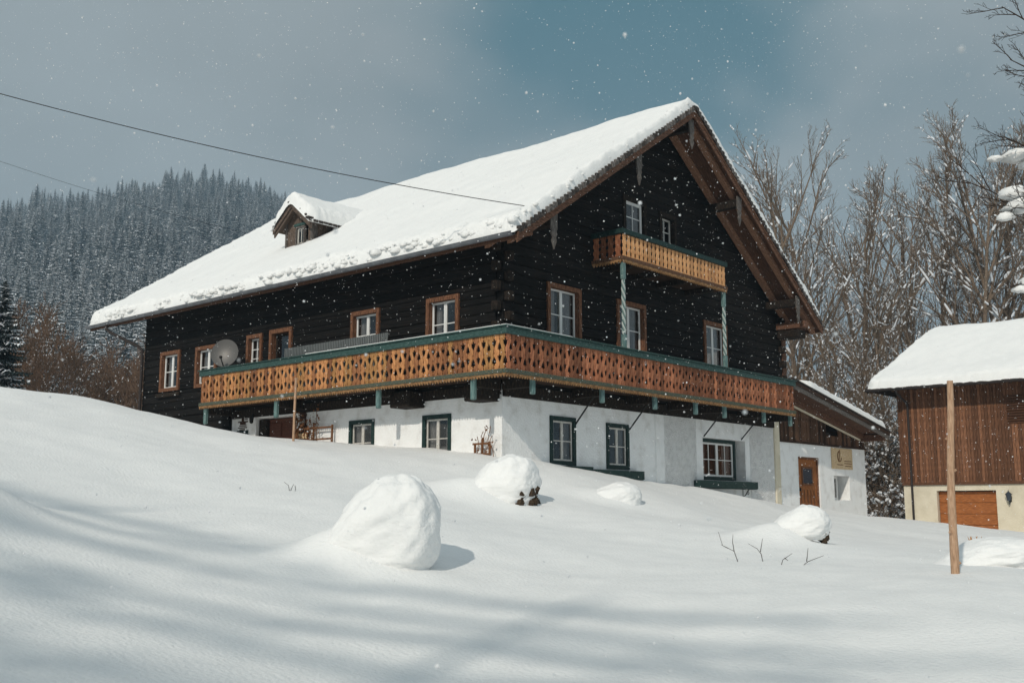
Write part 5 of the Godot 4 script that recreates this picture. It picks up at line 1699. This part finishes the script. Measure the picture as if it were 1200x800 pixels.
func frag(mb: MB, sn: MB, r: RandomNumberGenerator, p0: Vector3, dir: Vector3, L: float, rad: float, depth: int, o: Dictionary) -> void:
	var segs: int = [2, 3, 4, 5, 7][depth]
	var path := [p0]
	var rr := [rad]
	var d := dir
	var p := p0
	for i in segs:
		d = (d + Vector3(r.randf_range(-1, 1), r.randf_range(-0.6, 0.9) * o.get("up", 1.0), r.randf_range(-1, 1)) * o.get("wander", 0.16) * [1.0, 1.0, 0.8, 0.55, 0.28][depth]).normalized()
		p += d * L / segs
		path.append(p)
		rr.append(maxf(rad * (1.0 - 0.75 * (i + 1) / segs), o.get("thin", 0.007)))
	mb.tube(path, rr, [3, 3, 4, 5, 7][depth], false)
	if sn != null and depth > 0:
		for i in segs:
			var a: Vector3 = path[i]
			var b: Vector3 = path[i + 1]
			var e := (b - a).normalized()
			if absf(e.y) < o.get("flat", 0.75) and r.randf() < o.get("snow", 0.4):
				var k: float = rr[i] * 0.9 + o.get("snow_r", 0.02)
				var up := Vector3(0, rr[i] + k * 0.35, 0)
				var t0 := r.randf_range(0.0, 0.4)
				var t1 := minf(t0 + r.randf_range(0.3, 0.9), 1.0)
				var pa := a.lerp(b, t0) + up
				var pb := a.lerp(b, t1) + up
				sn.tube([pa, pa.lerp(pb, 0.2) + up * 0.3, pa.lerp(pb, 0.75) + up * 0.3, pb], [k * 0.2, k, k * 0.85, k * 0.15], 5)
	if depth == 0:
		return
	var n: int = o.n[depth]
	for k in n:
		var t := lerpf(o.get("from", 0.25), 1.0, (k + r.randf()) / n)
		var fi := t * segs
		var ii := mini(int(fi), segs - 1)
		var q: Vector3 = path[ii].lerp(path[ii + 1], fi - ii)
		var e2: Vector3 = (path[ii + 1] - path[ii]).normalized()
		var sd := e2.cross(Vector3(r.randf_range(-1, 1), r.randf_range(-1, 1), r.randf_range(-1, 1))).normalized()
		var ang := r.randf_range(o.a0, o.a1)
		var nd := (e2 * cos(ang) + sd * sin(ang) + Vector3(0, o.get("lift", 0.15), 0)).normalized()
		frag(mb, sn, r, q, nd, L * r.randf_range(o.l0, o.l1) * (1.15 - 0.55 * t), maxf(rad * lerpf(0.55, 0.35, t), o.get("thin", 0.007)), depth - 1, o)

func bare_tree(seedv: int, H: float, o: Dictionary) -> Array:
	var r := RandomNumberGenerator.new()
	r.seed = seedv
	var mb := MB.new()
	var sn := MB.new()
	frag(mb, sn, r, Vector3(0, -1.0, 0), Vector3(r.randf_range(-0.06, 0.06), 1, r.randf_range(-0.06, 0.06)).normalized(), H, H * o.get("thick", 0.012), 4, o)
	return [mb.mesh(), sn.mesh()]

func place_tree(called: String, at: Vector3, meshes: Array, mats: Array, parts: Array, turn: float, sc: float, label: String, group: String) -> Node3D:
	var T := base(called, at, self, turn)
	T.scale = Vector3.ONE * sc
	for i in meshes.size():
		if meshes[i].get_surface_count() > 0:
			var o := put(parts[i], meshes[i], mats[i], T)
			if parts[i] == "snow":
				o.set_meta("kind", "stuff")
	tag(T, label, "tree", group)
	return T

func at_view(azpx: float, dist: float) -> Vector3:
	var a := 0.8515 + atan((azpx - 600.0) / 1252.0)
	return Vector3(CAM.x + sin(a) * dist, 0, CAM.z - cos(a) * dist)

func build_trees() -> void:
	# --- hill
	var ts := []
	var v := PackedVector3Array()
	var n := PackedVector3Array()
	var ix := PackedInt32Array()
	var nt := 70
	var ns := 80
	for j in nt + 1:
		for i in ns + 1:
			v.append(hill_point(60.0 + 900.0 * j / nt, -520.0 + 1200.0 * i / ns))
	n.resize(v.size())
	for j in nt:
		for i in ns:
			var a := j * (ns + 1) + i
			var q := [a, a + 1, a + ns + 2, a, a + ns + 2, a + ns + 1]
			ix.append_array(PackedInt32Array(q))
			var nn := (v[a + ns + 1] - v[a]).cross(v[a + 1] - v[a])
			if nn.y < 0:
				nn = -nn
			for e in q:
				n[e] += nn
	for k in n.size():
		n[k] = n[k].normalized()
	var arr := []
	arr.resize(Mesh.ARRAY_MAX)
	arr[Mesh.ARRAY_VERTEX] = v
	arr[Mesh.ARRAY_NORMAL] = n
	arr[Mesh.ARRAY_INDEX] = ix
	var am := ArrayMesh.new()
	am.add_surface_from_arrays(Mesh.PRIMITIVE_TRIANGLES, arr)
	put("hill", am, M.hill).set_meta("kind", "structure")
	# --- spruces on the hill
	var kinds := []
	for k in 4:
		kinds.append(spruce(100 + k, 30.0, [5.8, 4.9, 6.6, 5.4][k], 27, 9, 4, [1.0, 0.6, 0.8, 1.0][k]))
	var near := []
	var far := [[], [], [], []]
	var r := RandomNumberGenerator.new()
	r.seed = 77
	var spots := []
	for k in 17000:
		var t := 95.0 + 620.0 * pow(r.randf(), 0.72)
		var sp := r.randf_range(-0.42, 0.30)
		var s := t * sp + r.randf_range(-3, 3)
		spots.append([t, s, r.randi() % 4, 0.36 + 0.74 * pow(r.randf(), 0.8), r.randf() * TAU, r.randf_range(0.85, 1.35)])
	spots.sort_custom(func(a, b): return a[0] < b[0])
	var cells := {}
	for q in spots:
		var key := Vector2i(int(floor(q[0] / 3.9)), int(floor(q[1] / 3.9)))
		if cells.has(key):
			continue
		if nz.get_noise_2d(q[0] * 0.13, q[1] * 0.13 + 60.0) < -0.33 and q[3] > 0.6:
			continue
		cells[key] = true
		var p := hill_point(q[0] + r.randf_range(-2.5, 2.5), q[1] + r.randf_range(-2.5, 2.5))
		# in the picture: between the left edge and the roof
		var sp2: float = q[1] / q[0]
		if near.size() < 260 and sp2 > -0.18 and sp2 < 0.075 and q[0] > 110.0:
			near.append([p, q])
		else:
			far[q[2]].append([p, q])
	for e in near:
		var q: Array = e[1]
		place_tree("spruce_tree", e[0], kinds[q[2]], [M.bark_dark, M.needle[q[2] % 3], M.tree_snow], ["trunk", "crown", "snow"], q[4], q[3],
			["tall spruce dusted with snow on the lower wooded hillside", "slender snow-flecked spruce on the lower wooded hillside", "broad dark spruce with snowy boughs on the lower wooded hillside", "heavily snow-laden spruce on the lower wooded hillside"][q[2]], "spruces on the lower wooded hillside")
	for k in 4:
		var mm := MultiMesh.new()
		var me := ArrayMesh.new()
		for s in 3:
			if kinds[k][s].get_surface_count() == 0:
				continue
			me.add_surface_from_arrays(Mesh.PRIMITIVE_TRIANGLES, kinds[k][s].surface_get_arrays(0))
			me.surface_set_material(me.get_surface_count() - 1, [M.bark_dark, M.needle[k % 3], M.tree_snow][s])
		mm.transform_format = MultiMesh.TRANSFORM_3D
		mm.mesh = me
		mm.instance_count = far[k].size()
		for i in far[k].size():
			var q: Array = far[k][i][1]
			mm.set_instance_transform(i, Transform3D(Basis(Vector3.UP, q[4]).scaled(Vector3(q[3] * q[5], q[3], q[3] * q[5])), far[k][i][0]))
		var o := MultiMeshInstance3D.new()
		o.multimesh = mm
		o.name = numbered("spruce_forest")
		add_child(o)
		tag(o, ["distant snowy spruce forest covering the hill", "distant forest of slender spruces covering the hill", "distant forest of broad dark spruces covering the hill", "distant forest of heavily snow-laden spruces covering the hill"][k], "forest", "distant forest on the hill", "stuff")
	# --- dark spruce at the left edge and others near it
	var big := spruce(301, 10.5, 2.4, 40, 10, 7, 0.3)
	var p1 := at_view(-6, 56)
	place_tree("spruce_tree", Vector3(p1.x, ground_y(p1.x, p1.z) - 2.0, p1.z), big, [M.bark_dark, M.needle[1], M.tree_snow], ["trunk", "crown", "snow"], 0.4, 1.0, "dark spruce close behind the snow crest at the left edge", "")
	# --- brown bare trees at the foot of the hill
	var o_sh := {"n": [0, 3, 6, 7, 9], "a0": 0.35, "a1": 0.9, "l0": 0.45, "l1": 0.75, "wander": 0.2, "snow": 0.10, "snow_r": 0.02, "thin": 0.013, "lift": 0.2, "from": 0.15}
	var sh := [bare_tree(401, 6.5, o_sh), bare_tree(402, 7.5, o_sh), bare_tree(403, 5.5, o_sh)]
	for k in 22:
		var p := at_view(20 + 165.0 * ((k * 7) % 22) / 22.0 + r.randf_range(-4, 4), r.randf_range(60, 84))
		var y := maxf(ground_y(p.x, p.z), -2.0)
		place_tree("bare_tree", Vector3(p.x, y, p.z), sh[k % 3], [M.bark_brown, M.tree_snow], ["branches", "snow"], r.randf() * TAU, r.randf_range(0.75, 1.1), "small brown leafless tree behind the snow crest left of the house", "brown leafless trees left of the house")
	# --- tall leafless trees behind the annex and barn
	var o_t := {"n": [0, 4, 6, 7, 13], "a0": 0.3, "a1": 0.85, "l0": 0.34, "l1": 0.58, "wander": 0.13, "snow": 0.30, "snow_r": 0.05, "thin": 0.0095, "lift": 0.20, "flat": 0.85, "from": 0.12}
	var tall := []
	for k in 5:
		tall.append(bare_tree(500 + k, 21.0, o_t))
	var seq := [[918, 68, 0.74], [950, 66, 0.86], [972, 74, 0.98], [1004, 70, 0.86], [1042, 64, 0.60], [1078, 76, 0.92], [1112, 84, 1.10], [1140, 72, 0.98], [1170, 80, 1.10], [1206, 74, 1.0], [1240, 78, 1.0], [1026, 88, 0.95], [1056, 60, 0.42], [990, 60, 0.45], [936, 58, 0.40], [1022, 57, 0.40]]
	for k in seq.size():
		var p := at_view(seq[k][0], seq[k][1])
		place_tree("bare_tree", Vector3(p.x, -2.0, p.z), tall[k % 5], [M.bark, M.tree_snow], ["branches", "snow"], r.randf() * TAU, seq[k][2] * 1.06, "tall leafless tree with snowy branches behind the annex and barn", "leafless trees behind the annex and barn")
	# low snowy brush in front of them
	var o_b := {"n": [0, 3, 5, 7, 10], "a0": 0.5, "a1": 1.2, "l0": 0.5, "l1": 0.8, "wander": 0.25, "snow": 0.4, "snow_r": 0.05, "thin": 0.012, "lift": 0.1, "from": 0.05, "flat": 0.9}
	var br := [bare_tree(601, 5.0, o_b), bare_tree(602, 4.2, o_b)]
	for k in 16:
		var p := at_view(925 + 300.0 * k / 16.0 + r.randf_range(-6, 6), r.randf_range(53, 60))
		if p.x > 23.5 and p.x < 37.0 and p.z > -2.5:
			p = at_view(925 + 300.0 * k / 16.0, 66)
		place_tree("bush", Vector3(p.x, -2.0, p.z), br[k % 2], [M.bark, M.tree_snow], ["branches", "snow"], r.randf() * TAU, r.randf_range(0.8, 1.3), "low snow-covered leafless bush below the tall trees", "snow-covered bushes behind the annex").set_meta("category", "bush")
	near_tree()
	shade_trees()
	# --- spruces left of and behind the photographer, whose shadows streak the foreground
	var ob := spruce(701, 30.0, 4.6, 30, 8, 6, 0.3, 1.7)
	var oc := spruce(702, 30.0, 4.0, 30, 7, 6, 0.3, 1.5)
	for k in 7:
		# where the tip of each shadow comes to lie
		var e: Array = [[-11.5, 2.0], [-12.5, 4.6], [-13.5, 7.4], [-14.0, 10.0], [-13.5, 13.0], [-12.5, 15.5], [-12.0, 18.5]][k]
		var hh: float = [29.0, 33.0, 30.0, 35.0, 31.0, 28.0, 33.0, 30.0, 38.0, 36.0, 31.0][k]
		var q := [e[0] - 1.42 * hh, e[1] + 0.46 * hh, hh / 30.0, k % 2]
		var y := ground_y(q[0], q[1])
		var T := place_tree("spruce_tree", Vector3(q[0], y, q[1]), ob if q[3] == 0 else oc, [M.bark_dark, M.needle[0], M.tree_snow], ["trunk", "crown", "snow"], r.randf() * TAU, q[2], "open spruce standing left behind the photographer", "spruces behind the photographer")

func broad_tree(at: Vector3, H: float, seedv: int, label: String) -> void:
	# an old tree with long level limbs across the sun
	var r := RandomNumberGenerator.new()
	r.seed = seedv
	var T := base("bare_tree", at)
	tag(T, label, "tree")
	var tr := MB.new()
	tr.tube([Vector3(0, -1, 0), Vector3(0.1, H * 0.5, 0), Vector3(0, H, 0.1)], [0.34, 0.24, 0.06], 9)
	put("trunk", tr.mesh(), M.bark, T)
	var bm := MB.new()
	var o := {"n": [0, 2, 4, 9, 6], "a0": 0.3, "a1": 0.8, "l0": 0.16, "l1": 0.32, "wander": 0.10, "thin": 0.02, "lift": 0.02, "up": 0.4, "from": 0.2}
	var y := H * 0.55
	while y < H * 0.99:
		for sg in [-1.0, 1.0]:
			var d: Vector3 = Vector3(0.31 + r.randf_range(-0.12, 0.12), r.randf_range(-0.03, 0.10), 0.95).normalized() * sg
			d.y = absf(d.y)
			frag(bm, null, r, Vector3(0, y, 0), d, r.randf_range(3.5, 6.5) * (1.25 - 0.6 * y / H), r.randf_range(0.14, 0.20), 3, o)
		y += r.randf_range(0.55, 1.2)
	put("branches", bm.mesh(), M.bark, T)

func lump(at: Vector3, rad: Vector3, seedv: int, nu := 20, nv := 12) -> MB:
	var f := FastNoiseLite.new()
	f.seed = seedv
	f.frequency = 1.0
	var mb := MB.new()
	var P := []
	for j in nv + 1:
		for i in nu:
			var th := PI * j / nv
			var ph := TAU * i / nu
			var d := Vector3(sin(th) * cos(ph), cos(th), sin(th) * sin(ph))
			var k := 1.0 + 0.3 * f.get_noise_3dv(d * 1.3) + 0.12 * f.get_noise_3dv(d * 4.0)
			P.append(at + Vector3(d.x * rad.x, d.y * rad.y * (1.0 if d.y > 0 else 0.5), d.z * rad.z) * k)
	for j in nv:
		for i in nu:
			var i2 := (i + 1) % nu
			var a: Vector3 = P[j * nu + i]
			var b: Vector3 = P[j * nu + i2]
			var c: Vector3 = P[(j + 1) * nu + i2]
			var d2: Vector3 = P[(j + 1) * nu + i]
			var na := (a - at).normalized()
			mb.tris(a, b, c, na, (b - at).normalized(), (c - at).normalized())
			mb.tris(a, c, d2, na, (c - at).normalized(), (d2 - at).normalized())
	return mb

func shade_trees() -> void:
	for q in [[-39.5, 12.0, 19.0, 31, "old broad-limbed leafless tree left behind the photographer"], [-39.0, 19.5, 20.0, 32, "middle broad-limbed leafless tree behind the photographer"], [-39.5, 27.5, 19.2, 33, "broad-limbed leafless tree farthest behind the photographer"]]:
		broad_tree(Vector3(q[0], ground_y(q[0], q[1]), q[1]), q[2], q[3], q[4])

func near_tree() -> void:
	# a tree standing just outside the right edge, its boughs reach into view
	var org := Vector3(-0.35, 0, 14.0)
	var gy := ground_y(org.x, org.z)
	var T := base("bare_tree", Vector3(org.x, gy, org.z))
	tag(T, "nearest leafless tree reaching in from the right edge with clumps of snow", "tree")
	var r := RandomNumberGenerator.new()
	r.seed = 909
	var R := Vector3(0.659, 0, 0.752)
	var mb := MB.new()
	mb.tube([Vector3(0, -0.5, 0), Vector3(0.03, 3.0, 0.0), Vector3(0.0, 6.0, 0.05), Vector3(-0.05, 10.5, 0.05)], [0.17, 0.13, 0.09, 0.03], 9)
	put("trunk", mb.mesh(), M.bark, T)
	var bm := MB.new()
	var o := {"n": [0, 3, 6, 8, 8], "a0": 0.4, "a1": 0.9, "l0": 0.30, "l1": 0.55, "wander": 0.16, "thin": 0.0035, "lift": 0.12, "from": 0.2}
	for q in [[4.6, -1.2, 0.1, 1.7], [5.2, -1.8, 1.0, 2.9], [6.1, -1.3, -0.2, 1.9], [6.6, -1.6, 0.3, 2.0], [7.6, -1.4, 0.5, 2.0], [8.6, -1.2, 0.6, 1.9], [5.0, 1.4, 0.6, 2.0], [7.0, 1.0, 0.9, 1.8]]:
		var dir: Vector3 = (R * q[1] + Vector3(r.randf_range(-0.3, 0.3), q[2], r.randf_range(-0.3, 0.3))).normalized()
		frag(bm, null, r, Vector3(0, q[0], 0), dir, q[3], 0.03, 3, o)
	put("branches", bm.mesh(), M.bark_dark, T)
	for q in [[6.9, -1.32, 0.30, 0.15], [6.86, -1.72, 0.12, 0.08], [6.02, -1.28, 0.34, 0.20], [6.25, -1.45, 0.22, 0.18], [5.85, -1.62, 0.14, 0.12], [4.75, -1.2, 0.25, 0.14], [4.62, -1.45, 0.14, 0.10], [6.75, -1.12, 0.2, 0.12]]:
		var c: Vector3 = R * (q[1] - 0.22) + Vector3(0, q[0], 0)
		var l := lump(c, Vector3(q[2] * 1.05, q[3] * 0.75, q[2] * 1.05), int(q[0] * 100))
		put("snow_clump", l.mesh(), M.roof_snow, T)

# ------------------------------------------------------------------ falling snow
func build_flakes() -> void:
	var r := RandomNumberGenerator.new()
	r.seed = 5
	var mb := MB.new()
	var p := [Vector3(1, 0, 0), Vector3(0, 1, 0), Vector3(0, 0, 1), Vector3(-1, 0, 0), Vector3(0, -1, 0), Vector3(0, 0, -1)]
	for f in [[0, 1, 2], [1, 3, 2], [3, 4, 2], [4, 0, 2], [1, 0, 5], [3, 1, 5], [4, 3, 5], [0, 4, 5]]:
		var a: Vector3 = p[f[0]]
		var b: Vector3 = p[f[1]]
		var c: Vector3 = p[f[2]]
		var ab := (a + b).normalized()
		var bc := (b + c).normalized()
		var ca := (c + a).normalized()
		for t in [[a, ab, ca], [ab, b, bc], [ca, bc, c], [ab, bc, ca]]:
			mb.tris(t[0], t[1], t[2], t[0], t[1], t[2])
	var mm := MultiMesh.new()
	mm.transform_format = MultiMesh.TRANSFORM_3D
	mm.mesh = mb.mesh(M.flake)
	var list := []
	while list.size() < 42000:
		var q := Vector3(r.randf_range(-24, 12), r.randf_range(-2.0, 13.0), r.randf_range(-9, 21))
		if q.distance_to(CAM) < 2.6 or (q.x > -1.5 and q.z < 1.7):
			continue
		if q.y < ground_plane(q):
			continue
		list.append(q)
	mm.instance_count = list.size()
	for i in list.size():
		var s := (0.0028 + 0.0065 * pow(r.randf(), 3.0))
		mm.set_instance_transform(i, Transform3D(Basis(Vector3(r.randf() - 0.5, r.randf() - 0.5, r.randf() - 0.5).normalized(), r.randf() * TAU).scaled(Vector3(s, s * r.randf_range(0.6, 1.2), s)), list[i]))
	var o := MultiMeshInstance3D.new()
	o.multimesh = mm
	o.name = "falling_snow"
	add_child(o)
	tag(o, "white snowflakes drifting through the air", "snowfall", "", "stuff")

func ground_plane(q: Vector3) -> float:
	return lerpf(-1.9, 2.4, clampf((14.0 - q.z) / 28.0, 0.0, 1.0)) + 0.2

# ------------------------------------------------------------------ sky
func build_sky() -> PanoramaSkyMaterial:
	var W := 768
	var Hh := 384
	var im := Image.create(W, Hh, false, Image.FORMAT_RGBF)
	var f := FastNoiseLite.new()
	f.seed = 12
	f.frequency = 0.9
	f.fractal_octaves = 5
	f.fractal_gain = 0.52
	var hole := Vector3(sin(1.035) * cos(0.455), sin(0.455), -cos(1.035) * cos(0.455))
	var hole2 := Vector3(sin(0.93) * cos(0.395), sin(0.395), -cos(0.93) * cos(0.395))
	for j in Hh:
		var lat := (0.5 - (j + 0.5) / Hh) * PI
		for i in W:
			var lon := (i + 0.5) / W * TAU
			var d := Vector3(sin(lon) * cos(lat), sin(lat), -cos(lon) * cos(lat))
			var up := maxf(d.y, 0.0)
			var q := d / (up + 0.35)
			var c := f.get_noise_3d(q.x * 1.5, q.y * 1.2, q.z * 1.5) * 0.5 + 0.5
			c = clampf((c - 0.25) * 2.0, 0.0, 1.0)
			var c0 := c
			var wisp := f.get_noise_3d(q.x * 3.2 + 8.0, q.y * 3.2, q.z * 3.2)
			var clear := exp(-d.distance_squared_to(hole) * 42.0) * 0.60 + exp(-d.distance_squared_to(hole2) * 90.0) * 0.26 + exp(-d.distance_squared_to(hole) * 9.0) * 0.09
			c = smoothstep(0.02, 0.74, 0.74 + (c - 0.5) * 0.35 - clear + wisp * 0.55 * (0.35 + clear))
			var blue := SKY_BLUE.lerp(SKY_LOW, pow(1.0 - up, 3.0))
			var cloud := SKY_CLOUD.lerp(SKY_LOW, pow(1.0 - up, 5.0) * 0.6)
			cloud = cloud * (0.88 + 0.24 * c0)
			var col := blue.lerp(cloud, c) * (1.0 + 0.9 * pow(maxf(d.dot(SUNWARD), 0.0), 1.5))
			if d.y < 0.0:
				col = col.lerp(Color(0.5, 0.52, 0.55), clampf(-d.y * 4.0, 0.0, 1.0))
			im.set_pixel(i, j, col)
	var m := PanoramaSkyMaterial.new()
	m.panorama = ImageTexture.create_from_image(im)
	return m

const SUNWARD := Vector3(-0.791, 0.555, 0.257)
const SKY_BLUE := Color(0.022, 0.135, 0.190)
const SKY_CLOUD := Color(0.325, 0.370, 0.388)
const SKY_LOW := Color(0.275, 0.335, 0.365)

func _ready() -> void:
	# ---- camera, sky, sun, exposure
	var cam := Camera3D.new()
	cam.name = "camera"
	cam.position = CAM
	cam.rotation = Vector3(0.15554, -0.8515, 0)
	cam.fov = 35.433
	cam.near = 0.1
	cam.far = 3000.0
	var lens := CameraAttributesPhysical.new()
	lens.frustum_focal_length = 37.565
	lens.frustum_focus_distance = 27.0
	lens.frustum_near = 0.1
	lens.frustum_far = 3500.0
	lens.exposure_aperture = 3.4
	cam.attributes = lens
	add_child(cam)
	cam.current = true
	print("fov ", cam.fov)
	var env := Environment.new()
	env.background_mode = Environment.BG_SKY
	var sky := Sky.new()
	sky.sky_material = build_sky()
	env.sky = sky
	env.background_energy_multiplier = 1.0
	env.tonemap_mode = Environment.TONE_MAPPER_LINEAR
	env.tonemap_exposure = 1.06
	env.sdfgi_enabled = true
	env.ssao_enabled = true
	env.ssil_enabled = true
	env.fog_enabled = true
	env.fog_density = 0.00062
	env.fog_light_color = Color(0.64, 0.75, 0.83)
	var we := WorldEnvironment.new()
	we.name = "world_environment"
	we.environment = env
	add_child(we)
	var sun := DirectionalLight3D.new()
	sun.name = "sun"
	sun.light_color = Color(1.0, 0.965, 0.91)
	sun.light_energy = 0.92
	sun.light_angular_distance = 0.9
	sun.shadow_enabled = true
	var el := deg_to_rad(33.7)
	var ph := deg_to_rad(18.0)
	sun.look_at_from_position(Vector3.ZERO, Vector3(cos(ph) * cos(el), -sin(el), -sin(ph) * cos(el)), Vector3.UP)
	add_child(sun)
	# ---- setup
	rng.seed = 2024
	nz.seed = 7
	nz.frequency = 0.35
	nz.fractal_octaves = 3
	make_materials()
	M.bark_brown = mat(ntex(0.03, 4, 83, 256, ramp([[0.0, 0.08, 0.048, 0.032], [0.5, 0.165, 0.105, 0.072], [1.0, 0.28, 0.19, 0.13]])), Vector3(2, 0.6, 2), 0.9)
	# ---- structure, then objects
	build_ground()
	print("ground ", Time.get_ticks_msec())
	build_house()
	print("house ", Time.get_ticks_msec())
	build_annex()
	build_garage()
	print("annex garage ", Time.get_ticks_msec())
	build_trees()
	print("trees ", Time.get_ticks_msec())
	build_small()
	build_flakes()
	print("done ", Time.get_ticks_msec())
